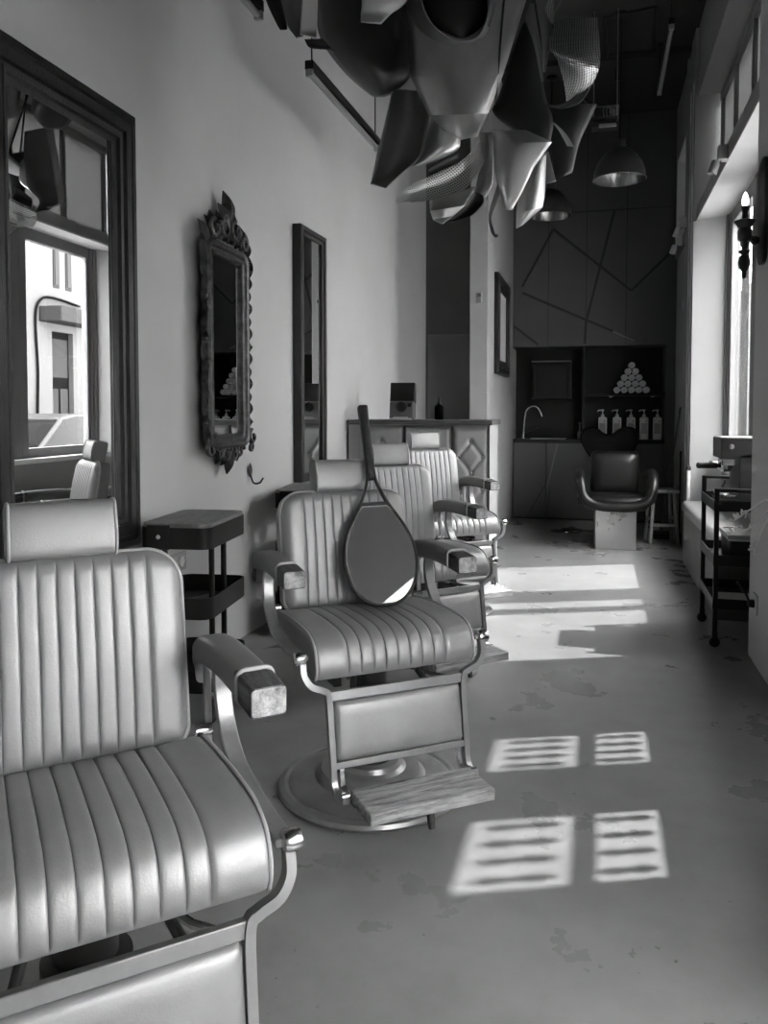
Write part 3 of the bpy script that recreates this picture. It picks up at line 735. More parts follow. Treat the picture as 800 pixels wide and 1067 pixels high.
obj('body', G().lathe([(.030, 0), (.033, .01), (.033, .075), (.02, .095), (.012, .10), (.012, .11)], 16), 'dark_metal', bx)
obj('cap', G().lathe([(.015, .11), (.015, .13), (.006, .135)], 12), 'black', bx)

# ------------------------------------------------------------------ tufted counter
ct = thing('reception_counter', 'counter with tufted leather front and dark top behind the farthest chair', 'counter', (-.69, 5.3, 0))
L0 = wl(5.5) + .015 + .69
obj('carcass', G().box(L0, 0, .03, .45, 0, 1.055), 'column', ct)
obj('worktop', G().box(L0, .02, -.015, .47, 1.055, 1.087), 'oldwood', ct, bevel=.005)
def tuft(x0, x1, z0, z1, nx=34, nz=110):
    cx = (x0 + x1) / 2; w = (x1 - x0) / 2; vs = []; fs = []
    px, pz = .078, .108
    for j in range(nz + 1):
        for i in range(nx + 1):
            x = x0 + (x1 - x0) * i / nx; z = z0 + (z1 - z0) * j / nz
            e = min(x - x0, x1 - x, z - z0, z1 - z); d = .022 * min(1, (max(e, 0) / .03)) ** .5
            u = (x - cx) / px; v = (z1 - .10 - z) / pz
            # buttons at integer lattice with u+v even, only inside the panel
            best = 9.; cr = 9.
            for a in (-2, -1, 0, 1, 2):
                for b in range(0, 10):
                    if (a + b) % 2 == 0 and abs(a) <= 1: best = min(best, math.hypot((u - a) * px, (v - b) * pz))
            if abs(u) < 1.02 and -.02 < v:
                s_, t_ = (u + v) % 2, (u - v) % 2
                cr = min(s_, 2 - s_, t_, 2 - t_) * px * .75
            d -= .022 * math.exp(-(best / .016) ** 2) + .011 * math.exp(-(cr / .013) ** 2) * (1 if abs(u) < 1.02 else 0)
            vs.append((x, .028 - max(d, -.004), z))
    for j in range(nz):
        for i in range(nx):
            a = j * (nx + 1) + i; fs.append((a, a + 1, a + nx + 2, a + nx + 1))
    n0 = len(vs); vs += [(x0, .034, z0), (x1, .034, z0), (x1, .034, z1), (x0, .034, z1)]; fs.append((n0, n0 + 3, n0 + 2, n0 + 1))
    g = G().add(vs, fs); bt = G()
    for b in range(0, 10):
        for a in (-1, 0, 1):
            z = z1 - .10 - b * pz
            if (a + b) % 2 == 0 and z > z0 + .05: bt.ball((cx + a * px, .024, z), .011, 10, 6, sc=(1, .5, 1))
    return g, bt
for x0, x1 in ((-.905, -.588), (-.578, -.258), (-.246, -.006)):
    g, bt = tuft(x0, x1, .03, 1.045)
    p_ = obj('tufted_panel', g, 'tuft', ct, smooth=60); obj('buttons', bt, 'tuft', p_)
    obj('edge_strip', G().box(x1 + .001, x1 + .006, .006, .03, .03, 1.045), 'dark_metal', ct)
ic = thing('instant_camera', 'old box camera with its dark lid raised, standing on the counter', 'camera', (-1.32, 5.46, 1.087), 4)
obj('body', G().prism([(-.075, 0), (.045, 0), (.045, .115), (-.02, .135), (-.055, .12)], -.085, .085, 'x'), 'midplastic', ic, bevel=.008)
obj('lid', G().prism([(-.03, .12), (.05, .11), (.05, .25), (-.005, .262)], -.088, .088, 'x'), 'niche', ic, bevel=.006)
obj('lens', G().lathe([(.034, 0), (.034, .018), (.026, .02), (.022, .008), (.001, .006)], 24, TR(.0, -.062, .088, rx=78)), 'black', ic)
obj('print_slot', G().box(-.075, .075, -.11, -.06, .0, .012).box(-.05, .05, -.112, -.08, .012, .02), 'paper', ic, bevel=.003)
obj('viewfinder', G().box(.045, .07, -.075, -.05, .09, .115), 'black', ic, bevel=.003)
cb = thing('dark_bottle', 'small dark dropper bottle at the right end of the counter', 'bottle', (-1.06, 5.46, 1.087))
obj('body', G().lathe([(.028, 0), (.031, .006), (.031, .085), (.026, .098), (.012, .105), (.011, .112)], 20), 'black_ceramic', cb)
obj('dropper', G().lathe([(.014, .108), (.014, .125), (.009, .13), (.008, .15), (.004, .162)], 14), 'black', cb)
th = thing('thermostat', 'small grey thermostat box on the front of the pale column', 'thermostat', (-.94, 6.552, 2.03))
obj('case', G().box(-.022, .022, -.02, 0, 0, .09), 'cast', th, bevel=.004)
obj('display', G().box(-.014, .014, -.0215, -.0195, .05, .078), 'darkwall', th)

# ------------------------------------------------------------------ washing niche
cabs = [(-.853, -.516, 'charcoal base cabinet under the tap, leftmost of three'), (-.512, .12, 'charcoal base cabinet in the middle with a slanted batten'), (.124, .663, 'charcoal base cabinet behind the washing chair, rightmost of three')]
for i, (x0, x1, lab) in enumerate(cabs):
    c = thing('base_cabinet', lab, 'cabinet', ((x0 + x1) / 2, 8.55, 0), 0, 'charcoal base cabinets')
    w = (x1 - x0) / 2
    obj('carcass', G().box(-w, w, .02, .37, 0, .812), 'niche', c)
    dr = obj('door', G().box(-w, w, 0, .019, .02, .810), 'panel', c, bevel=.002)
    if i == 1:
        obj('batten', G().strap([(-.20, -.003, .80), (-.305, -.003, .34)], .012, .008, (1, 0, 0)), 'pale_batten', dr)
        obj('batten', G().strap([(-.27, -.003, .33), (-.31, -.003, .03)], .010, .006, (1, 0, 0)), 'batten', dr)
    if i == 0: obj('batten', G().strap([(-.02, -.003, .03), (.16, -.003, .36)], .010, .006, (1, 0, 0)), 'batten', dr)
wt = tag(obj('worktop', G().box(-.855, .665, 8.535, 8.93, .813, .85), 'niche', bevel=.003), 'black worktop across the washing niche', 'worktop')
sk = thing('sink', 'shallow steel sink rim set in the black worktop', 'sink', (-.50, 8.68, .85))
obj('rim', frame_sweep(.36, .26, [(0, 0), (0, .006), (.02, .006), (.02, 0)]), 'steel', sk).matrix_local = Matrix.Translation((0, .13, 0)) @ Matrix(((0, 1, 0, 0), (0, 0, -1, 0), (1, 0, 0, 0), (0, 0, 0, 1)))
obj('bowl', G().rings([[(a, b, z) for a, b in rrect(.32 * k, .22 * k, .03, 4)] for z, k in ((.003, 1), (.0015, .6), (.001, .1))]), 'dark_metal', sk)
fc = thing('kitchen_tap', 'tall bent chrome tap standing on the black worktop', 'tap', (-.766, 8.72, .85))
obj('base', G().lathe([(.024, 0), (.024, .012), (.014, .02), (.013, .05)], 18), 'chrome', fc)
obj('spout', G().tube(catmull([(0, 0, .04), (.01, 0, .20), (.03, 0, .30), (.09, -.01, .345), (.15, -.02, .335), (.185, -.03, .28), (.20, -.035, .235)], 6), .0095, 12), 'chrome', fc)
obj('lever', G().tube([(.012, 0, .06), (.09, -.03, .09), (.16, -.04, .12)], .006, 8), 'dark_metal', fc)
sd = thing('soap_dispenser', 'slim dark soap dispenser beside the sink', 'dispenser', (-.175, 8.70, .85))
obj('body', G().lathe([(.022, 0), (.024, .01), (.024, .07), (.01, .085), (.009, .10)], 16), 'cast', sd)
obj('pump', G().lathe([(.008, .10), (.008, .16), (.014, .162), (.014, .175), (.002, .178)], 12), 'cast', sd)
wc = thing('wall_cabinet', 'black framed cabinet set high in the washing niche above the tap', 'cabinet', (-.48, 8.93, 1.275))
obj('carcass', G().box(-.21, .21, -.15, 0, 0, .40), 'niche', wc)
dr = obj('door', G().box(-.205, .205, -.166, -.151, .005, .395), 'niche', wc, bevel=.003)
obj('raised_frame', G().box(-.205, .205, -.178, -.166, .36, .395).box(-.205, .205, -.178, -.166, .005, .03).box(-.205, -.17, -.178, -.166, .03, .36).box(.17, .205, -.178, -.166, .03, .36), 'niche', dr, bevel=.003)
obj('top_trim', G().box(-.21, .21, -.18, -.0, .40, .412), 'pale_batten', wc, bevel=.002)
struct('trim_31', G().box(-.15, -.13, 8.60, 8.93, .85, 1.82), 'niche', label='black divider in the washing niche')
sh = thing('shelf', 'black wall shelf carrying the pyramid of towels', 'shelf', (.26, 8.93, 1.305))
obj('board', G().box(-.388, .403, -.30, 0, 0, .022), 'niche', sh, bevel=.002)
for x in (-.12, .30): obj('bracket', G().box(x - .03, x + .03, -.302, -.26, -.006, 0).box(x - .012, x + .012, -.26, 0, -.014, 0), 'cast', sh, bevel=.001)
ordn = ['leftmost', 'second from the left', 'middle', 'fourth from the left', 'rightmost']
rown = ['bottom row', 'second row up', 'third row up', 'row just under the top']
R_ = .0365
def roll(seed):
    pts = []; n = 58
    for i in range(n + 1):
        t = i / n; a = seed + 2 * PI * 3.4 * t; q = .006 + (R_ - .010) * t
        pts.append((q * math.cos(a), 0, q * math.sin(a)))
    g = G().strap(pts, .20, .0068, (0, 1, 0)); return g
roll0 = obj('rolled_towel', roll(.4), 'towel', smooth=60)
first = True
for r in range(5):
    n = 5 - r
    for k in range(n):
        o = roll0 if first else roll0.copy()
        if not first: COL.objects.link(o)
        first = False
        o.location = (.345 + (k - (n - 1) / 2) * 2 * R_, 8.74, 1.328 + R_ + r * R_ * 1.74); o.rotation_euler = (0, random.uniform(-.5, .5), 0)
        nm = {5: ordn, 4: ['leftmost', 'second from the left', 'third from the left', 'rightmost'], 3: ['left', 'middle', 'right'], 2: ['left', 'right'], 1: ['']}[n][k]
        lab = 'rolled white towel at the very top of the towel pyramid' if n == 1 else 'rolled towel, %s in the %s of the pyramid' % (nm, rown[r])
        tag(o, lab, 'towel', 'rolled towels on the shelf')
def make_pump():
    t = thing('pump_bottle', 'x', 'bottle')
    obj('body', G().rings([[(a, b, z) for a, b in rrect(.086 * k, .06 * k, .012, 4)] for z, k in ((0, .94), (.006, 1), (.215, 1), (.228, .9), (.234, .45), (.242, .3))]), 'white', t)
    obj('pump', G().lathe([(.017, .24), (.017, .258), (.006, .262), (.006, .295), (.013, .297), (.013, .31), (.004, .313)], 14).tube([(0, 0, .305), (-.045, -.01, .302), (-.05, -.011, .29)], .006, 8), 'white', t)
    obj('label_panel', G().box(-.030, .030, -.0312, -.029, .06, .17), 'column', t)
    obj('mark', G().lathe([(.009, 0), (.009, .001)], 14, TR(.018, -.0305, .19, rx=90)).box(-.022, .02, -.0316, -.0311, .145, .149).box(-.022, .014, -.0316, -.0311, .13, .133).box(-.022, .018, -.0316, -.0311, .115, .118).box(-.022, .010, -.0316, -.0311, .10, .103), 'label', t)
    return t
pb = make_pump()
pl = [pb] + [copy_tree(pb) for _ in range(4)]
for o, x, nm in zip(pl, (.059, .204, .344, .473, .605), ('leftmost of five under the towel shelf, partly behind the basin', 'second from the left under the towel shelf', 'middle of five under the towel shelf', 'fourth from the left under the towel shelf', 'rightmost of five under the towel shelf')):
    o.location = (x, 8.70, .851); o.rotation_euler = (0, 0, random.uniform(-.08, .08)); tag(o, 'white pump bottle, ' + nm, 'bottle', 'white pump bottles')

# washing chair
sc_ = thing('shampoo_chair', 'black leather washing armchair on a polished steel box base', 'chair', (.155, 6.97, 0), 2)
obj('base_box', G().box(-.165, .165, -.15, .2, .0, .322), 'steel', sc_, bevel=.006)
obj('base_edge', G().box(-.168, .168, -.154, .2, .322, .332), 'chrome', sc_, bevel=.002)
obj('seat', G().rings([[(a, b - .02, z) for a, b in rrect(.50 * k, .50 * k, .08, 6)] for z, k in ((.335, .9), (.35, .98), (.39, 1.0), (.43, .98), (.452, .9), (.458, .5))]), 'black_leather', sc_, smooth=60)
path = catmull([(-0.283, .20, .600), (-0.291, .0, .625), (-0.289, -.16, .612), (-0.283, -.235, .545), (-0.257, -.262, .445), (-0.191, -.272, .392), (-.1, -.275, .372), (0, -.276, .370), (.1, -.275, .372), (0.191, -.272, .392), (0.257, -.262, .445), (0.283, -.235, .545), (0.289, -.16, .612), (0.291, .0, .625), (0.283, .20, .600)], 5)
obj('arm_roll', G().tube(path, .042, 14), 'black_leather', sc_, smooth=60)
for s in (-1, 1):
    obj('side_panel', G().rings([[(s * .285 + a, y, z + b) for a, b in rrect(.05, h, .02, 3)] for y, z, h in ((-.2, .48, .16), (0, .48, .24), (.2, .48, .22))]), 'black_leather', sc_, smooth=60)
obj('backrest', G().rings([[(a * k, .15 + y, .62 + b * k) for a, b in rrect(.40, .37, .05, 5)] for y, k in ((-.09, .55), (-.08, .86), (-.05, .97), (0, 1.), (.06, .97), (.09, .8))]), 'black_leather', sc_, smooth=60)
hb = thing('wash_basin', 'black heart-shaped hair-washing basin rising behind the washing chair', 'basin', (.105, 7.42, 0), 3)
hs = catmull([(0, 0, .945), (.05, 0, .955), (.10, 0, .995), (.165, 0, 1.01), (.225, 0, .985), (.250, 0, .92), (.235, 0, .85), (.19, 0, .77), (.12, 0, .70), (0, 0, .68), (-.12, 0, .70), (-.19, 0, .77), (-.235, 0, .85), (-.250, 0, .92), (-.225, 0, .985), (-.165, 0, 1.01), (-.10, 0, .995), (-.05, 0, .955)], 4, True)
obj('bowl', G().rings([[(p.x * k, y + (p.z - .85) * .25, .86 + (p.z - .86) * k) for p in hs] for y, k in ((-.10, .90), (-.115, .96), (-.105, 1.0), (0, .97), (.12, .85), (.2, .6), (.22, .3))]), 'black_ceramic', hb, smooth=60)
obj('pedestal', G().box(-.09, .09, .0, .16, 0, .72), 'black', hb, bevel=.01)

sl = thing('wooden_stool', 'plain wooden stool half hidden beside the washing chair', 'stool', (.555, 7.33, 0), 8)
obj('seat', G().prism(rrect(.25, .25, .03, 4), .44, .47), 'stoolwood', sl, bevel=.005)
for sx in (-1, 1):
    for sy in (-1, 1): obj('leg', G().tube([(sx * .085, sy * .085, .445), (sx * .115, sy * .115, .0)], .015, 8), 'stoolwood', sl)
obj('rung', G().box(-.1, .1, -.112, -.096, .15, .175), 'stoolwood', sl, bevel=.003)
obj('rung', G().box(-.112, -.096, -.1, .1, .20, .225).box(.096, .112, -.1, .1, .20, .225), 'stoolwood', sl, bevel=.003)
br = thing('broom', 'dark broom handle leaning against the far pier', 'broom', (0, 0, 0))
obj('handle', G().tube([(.56, 7.50, .06), (.708, 7.44, 1.18)], .009, 10), 'oldwood', br)
obj('head', G().box(.47, .65, 7.48, 7.53, .045, .075), 'oldwood', br, bevel=.006)
obj('bristles', G().rings([[(.47, 7.475, 0), (.65, 7.475, 0), (.65, 7.535, 0), (.47, 7.535, 0)], [(.48, 7.485, .05), (.64, 7.485, .05), (.64, 7.525, .05), (.48, 7.525, .05)]]), 'tyre', br)
st_ = thing('dust_pan', 'short dark stick standing upright against the far pier, beside the leaning broom handle', 'dustpan', (0, 0, 0))
obj('handle', G().tube([(.702, 7.34, .07), (.706, 7.33, .80)], .008, 10), 'black', st_)
obj('pan', G().box(.69, .715, 7.27, 7.42, .0, .09), 'black', st_, bevel=.003)
sp = thing('capped_pipe', 'short pale capped pipe standing at the end of the bench', 'pipe', (.690, 6.55, 0))
obj('tube', G().lathe([(.014, 0), (.014, .705)], 14), 'white', sp)
obj('cap', G().lathe([(.018, .69), (.018, .715), (.012, .72)], 14), 'dark_metal', sp)
wd_ = tag(obj('wall_disc', G().lathe([(.055, 0), (.055, .018), (.045, .026), (.015, .03)], 24, TR(.72, 7.284, 2.05, ry=-90)), 'cast'), 'small round grey disc high on the far pier', 'alarm bell')

# ------------------------------------------------------------------ window bench, cart, coffee machine
bn = thing('window_bench', 'padded bench with a pale front running along under the street window', 'bench', (.63, 4.66, 0))
obj('base', G().box(.012, .305, 0, 1.76, 0, .385), 'bench_front', bn, bevel=.006)
obj('cushion', G().rings([[(.155 + a * 1.0, y, .425 + b) for a, b in rrect(.312 * k, .085 * k, .034, 6)] for y, k in ((.0, .80), (.006, .93), (.025, 1), (.9, 1.0), (1.745, 1), (1.77, .93), (1.775, .8))]), 'leather', bn, smooth=60)
ck = thing('serving_cart', 'black metal serving cart with castors at the right edge', 'cart', (.74, 4.36, 0))
def rail(pts, r=.010): return G().tube(pts, r, 8)
for sx, sy, h in ((-1, -1, .775), (-1, 1, .80), (1, -1, .775), (1, 1, .80)):
    obj('post', G().box(sx * .175 - .011, sx * .175 + .011, sy * .24 - .011, sy * .24 + .011, .07, h), 'black', ck, bevel=.002)
    w = obj('caster', G().lathe([(.001, -.010), (.022, -.009), (.025, -.005), (.025, .005), (.022, .009), (.001, .009)], 18, TR(sx * .175, sy * .24, .0255, rx=90), caps=False).box(sx * .175 - .012, sx * .175 + .012, sy * .24 - .014, sy * .24 + .014, .05, .075), 'tyre', ck)
for z, nm in ((.665, 'top_tray'), (.40, 'middle_tray'), (.19, 'bottom_tray')):
    obj(nm, G().box(-.185, .185, -.25, .25, z, z + .006).box(-.188, -.182, -.252, .252, z, z + .05).box(.182, .188, -.252, .252, z, z + .05).box(-.188, .188, -.252, -.246, z, z + .05).box(-.188, .188, .246, .252, z, z + .05), 'black', ck, bevel=.001)
obj('handle_rail', G().box(-.186, .186, .232, .250, .785, .80).box(-.186, .186, -.250, -.232, .757, .775), 'black', ck, bevel=.003)
cf = thing('coffee_machine', 'dark grey espresso machine standing on the serving cart', 'coffee machine', (.745, 4.40, .672))
obj('body', G().box(-.06, .15, -.13, .16, .02, .27).box(-.145, .15, -.13, .16, .235, .345), 'machine', cf, bevel=.008)
obj('base', G().box(-.145, .15, -.13, .16, .0, .035), 'machine', cf, bevel=.004)
obj('drip_tray', G().box(-.150, -.06, -.115, .145, .035, .055), 'chrome', cf, bevel=.003)
obj('group_head', G().lathe([(.034, 0), (.036, .03), (.036, .05), (.028, .055)], 20, TR(-.105, .0, .180)).box(-.125, -.055, -.06, .06, .20, .24), 'chrome', cf, bevel=.002)
pf = obj('portafilter', G().lathe([(.001, -.02), (.02, -.018), (.033, 0), (.034, .022), (.03, .024)], 20, TR(-.105, 0, .184), caps=False).tube([(-.105, .01, .12), (-.118, .0, .09)], .007, 8), 'chrome', cf)
obj('grip', G().tube(catmull([(-.13, -.01, .196), (-.16, -.02, .197), (-.232, -.045, .198), (-.242, -.05, .198)], 4), [.010] * 3 + [.0155] * 8 + [.011] * 2, 12), 'black', pf)
obj('control_knob', G().lathe([(.016, 0), (.014, .016), (.004, .018)], 16, TR(-.10, -.131, .30, rx=90)), 'chrome', cf)
bxx = thing('storage_box', 'dark box with a clear lid on the middle tray of the cart', 'box', (.76, 4.30, .407))
obj('body', G().rings([[(a, b, z) for a, b in rrect(.26 * k, .30 * k, .015, 3)] for z, k in ((0, .96), (.11, 1.))]), 'black', bxx)
obj('lid', G().prism(rrect(.27, .31, .016, 3), .11, .135), 'white', bxx, bevel=.004)
obj('lid_rim', frame_sweep(.28, .32, [(0, 0), (0, .02), (.02, .02), (.02, 0)]), 'cast', bxx).matrix_local = Matrix.Translation((0, .16, .12)) @ Matrix(((0, 1, 0, 0), (0, 0, -1, 0), (1, 0, 0, 0), (0, 0, 0, 1)))
for i, (px, py, lab) in enumerate(((.64, 4.5, 'stack of folded paper on the bottom tray of the cart'),)):
    pr = tag(obj('folded_paper', G().box(-.04, .2, -.12, .06, 0, .012).box(-.035, .19, -.115, .05, .0125, .02), 'paper', bevel=.002), lab, 'paper'); pr.location = (px, 4.33, .197)
so = thing('power_socket', 'wall socket with a plug on the grey pillar', 'socket', (.70, 3.85, .285))
obj('plate', G().box(-.010, 0, -.04, .04, -.045, .045), 'pillar', so, bevel=.003)
pg = thing('power_plug', 'black plug and cord running from the pillar socket to the cart', 'plug', (.69, 3.85, .285))
obj('plug_body', G().rings([[(x, a, b) for a, b in rrect(.04 * k, .034 * k, .01, 3)] for x, k in ((0, 1), (-.018, .95), (-.026, .6))]), 'black', pg)
obj('cord', G().tube(catmull([(-.02, 0, .01), (-.03, .06, .04), (-.045, .14, .06), (-.03, .24, .045), (.0, .36, .0), (.03, .46, -.05), (.03, .60, -.03)], 6), .005, 8), 'black', pg)

# ------------------------------------------------------------------ things on the right pillar and lintel
sn = thing('wall_sconce', 'dark turned wall sconce with one lit candle bulb on the grey pillar', 'wall lamp', (.70, 3.83, 1.90))
obj('back_plate', G().rings([[(x, a * k, b * k + .12) for a, b in rrect(.15, .46, .06, 6)] for x, k in ((0, 1), (-.016, 1), (-.024, .88))]), 'brass', sn)
obj('arm', G().tube(catmull([(-.02, 0, .0), (-.045, -.03, -.01), (-.075, -.075, .0), (-.09, -.095, .0)], 5), .011, 10).ball((-.045, -.03, -.01), .020, 12, 8), 'brass', sn)
obj('candle_holder', G().lathe([(.001, -.185), (.008, -.18), (.011, -.165), (.009, -.155), (.022, -.135), (.026, -.115), (.020, -.09), (.012, -.083), (.020, -.075), (.024, -.068), (.012, -.058), (.016, -.04), (.018, -.025), (.027, -.02), (.029, .0), (.029, .02), (.024, .03), (.042, .055), (.044, .06), (.030, .066), (.013, .068), (.012, .095), (.018, .118), (.019, .122), (.001, .122)], 24, TR(-.098, -.105, 0), caps=False), 'brass', sn, smooth=50)
obj('bulb', G().lathe([(.001, .118), (.010, .122), (.0135, .138), (.0135, .150), (.010, .166), (.005, .178), (.001, .183)], 18, TR(-.098, -.105, 0), caps=False), 'bulb', sn, smooth=60)
dbx = thing('dried_branch', 'dried branch with curled pale seed heads in front of the grey pillar', 'dried plant', (.70, 3.50, .79))
g = G(); 
stems = [catmull([(0, 0, 0), (-.03, .06, -.01), (-.055, .13, -.045), (-.095, .17, -.085), (-.12, .19, -.11)], 5), catmull([(0, .0, -.02), (-.02, .08, -.06), (-.06, .15, -.13), (-.10, .19, -.16), (-.14, .19, -.165)], 5), catmull([(0, .0, -.03), (-.015, .16, -.14), (-.02, .22, -.20), (-.03, .26, -.25)], 5)]
for s_ in stems: g.tube(s_, .0038, 6)
obj('stem', g, 'twig', dbx)
g = G(); rnd = random.Random(3)
for s_, k0 in ((stems[0], .6), (stems[1], .5), (stems[2], .85)):
    n = len(s_)
    for q in range(9):
        p = s_[min(n - 1, int((k0 + (1 - k0) * q / 8) * (n - 1)))]
        d = Vector((rnd.uniform(-1, .1), rnd.uniform(-.4, .6), rnd.uniform(-1, 1))).normalized() * rnd.uniform(.014, .028); e = d.cross(Vector((1, 0, 0))) * .8
        pts = catmull([p, p + d * .6 + e * .25, p + d + e * .1, p + d * .9 - e * .35, p + d * .55 - e * .3], 3)
        if max(q_.x for q_ in pts) < -.004: g.tube(pts, .0032, 5)
obj('seed_head', g, 'twig', dbx)
def spot(nm, lab, loc, rz, m='cast'):
    t = thing(nm, lab, 'spotlight', loc, rz)
    obj('mount', G().box(-.055, 0, -.032, .032, -.01, .08), m, t, bevel=.005)
    obj('bracket', G().strap([(-.03, 0, .005), (-.05, .0, -.035), (-.075, 0, -.055)], .02, .006, (0, 1, 0)), 'dark_metal', t)
    obj('head', G().lathe([(.001, .05), (.022, .05), (.026, .03), (.028, -.03), (.024, -.032), (.022, -.02), (.001, -.018)], 20, TR(-.078, 0, -.055, ry=18), caps=False), m, t)
    return t
spot('spotlight', 'grey spotlight clamped to the near window lintel', (.74, 5.22, 2.66), 0)
spot('spotlight', 'small pale spotlight, upper one of two at the far pier', (.72, 7.30, 2.72), 0, 'white')
spot('spotlight', 'small pale spotlight, lower one of two at the far pier', (.74, 7.85, 2.68), 0, 'white')

# ------------------------------------------------------------------ lamps above
def pendant(loc, zb, dia, lab):
    t = thing('pendant_lamp', lab, 'pendant lamp', (loc[0], loc[1], CZ), 0, 'dome pendant lamps'); r = dia / 2; b = zb - CZ
    obj('cord', G().tube([(0, 0, 0), (0, 0, b + .27)], .006, 8), 'black', t)
    obj('ceiling_rose', G().lathe([(.05, 0), (.05, -.02), (.01, -.03)], 18), 'black', t)
    obj('shade', G().lathe([(r, b), (r + .006, b + .004), (r, b + .012), (r * .97, b + .06), (r * .86, b + .12), (r * .66, b + .18), (r * .40, b + .225), (.045, b + .24), (.04, b + .30), (.001, b + .305)], 36, caps=False), 'pend', t, smooth=50)
    obj('reflector', G().lathe([(r - .002, b + .002), (r * .95, b + .06), (r * .84, b + .115), (r * .62, b + .17), (.03, b + .215)], 36, caps=False), 'pend_in', t, smooth=60)
    obj('bulb', G().ball((0, 0, b + .10), .038, 14, 10).lathe([(.02, b + .13), (.02, b + .22)], 12), 'white', t)
pendant((.145, 6.42), 2.91, .39, 'steel dome pendant lamp, the higher and nearer of the two')
pendant((-.425, 7.45), 2.91, .37, 'steel dome pendant lamp peeking out below the metal sculpture')
def tube_light(lab, a, b, zc, rz=0.):
    t = thing('tube_light', lab, 'tube light', ((a[0] + b[0]) / 2, (a[1] + b[1]) / 2, zc)); L = math.hypot(b[0] - a[0], b[1] - a[1]) / 2
    t.rotation_euler = (0, 0, math.atan2(b[1] - a[1], b[0] - a[0]) - PI / 2)
    obj('housing', G().box(-.022, .022, -L, L, .016, .060), 'black', t, bevel=.004)
    obj('tube', G().tube([(0, -L + .02, 0), (0, L - .02, 0)], .015, 14), 'tube', t)
    for y in (-L, L - .022): obj('end_cap', G().box(-.018, .018, y, y + .022, -.017, .018), 'cast', t, bevel=.003)
    for y in (-L * .93, L * .93): obj('ceiling_rose', G().lathe([(.03, 0), (.03, -.02), (.006, -.03)], 14, TR(0, y, CZ - zc)), 'black', t)
    for y in (-L * .93, L * .93): obj('wire', G().tube([(0, y, .06), (0, y, CZ - zc + .004)], .004, 6), 'black', t)
tube_light('unlit tube light hanging along the left wall, beyond the metal sculpture', (-1.377, 3.734), (-1.356, 4.909), 2.80)
tube_light('unlit tube light at the top left edge, nearest along the left wall', (-1.405, 1.98), (-1.385, 3.165), 2.80)
tube_light('unlit tube light hanging from the dark ceiling near the window wall', (.462, 5.86), (.468, 7.06), 3.765)
cbx = thing('cable_tray', 'small pale control box with loose looping cables hung under the ceiling', 'control box', (.05, 6.32, 3.27))
obj('box', G().box(-.11, .075, -.06, .06, 0, .035).box(-.11, .075, -.065, .065, .06, .07), 'dark_metal', cbx, bevel=.003)
obj('strip', G().box(-.06, .065, -.075, -.06, -.012, .015), 'cast', cbx, bevel=.003)
g = G()
for k in range(5): g.tube(catmull([(-.02 + .022 * k, -.02, .07), (-.03 + .025 * k, -.03, .13), (.0 + .02 * k, 0, .17), (.03 + .012 * k, 0, .12), (.05 + .006 * k, .02, .07)], 5), .0035, 6)
g.tube([(-.10, 0, .035), (-.10, 0, CZ - 3.27)], .004, 6).tube([(.07, 0, .035), (.07, 0, CZ - 3.27)], .004, 6).tube(catmull([(.02, 0, .16), (-.15, .05, .22), (-.3, .1, .5), (-.3, .1, CZ - 3.27)], 6), .005, 6)
obj('cables', g, 'cast', cbx)
spd = thing('ceiling_spot', 'tiny spotlight on the dark ceiling above the pendants', 'spotlight', (.143, 7.45, CZ))
obj('canister', G().lathe([(.03, 0), (.034, -.07), (.036, -.10), (.03, -.102), (.026, -.08), (.001, -.08)], 18), 'dark_metal', spd)
obj('lamp_face', G().lathe([(.026, -.086), (.001, -.088)], 18), 'cast', spd)

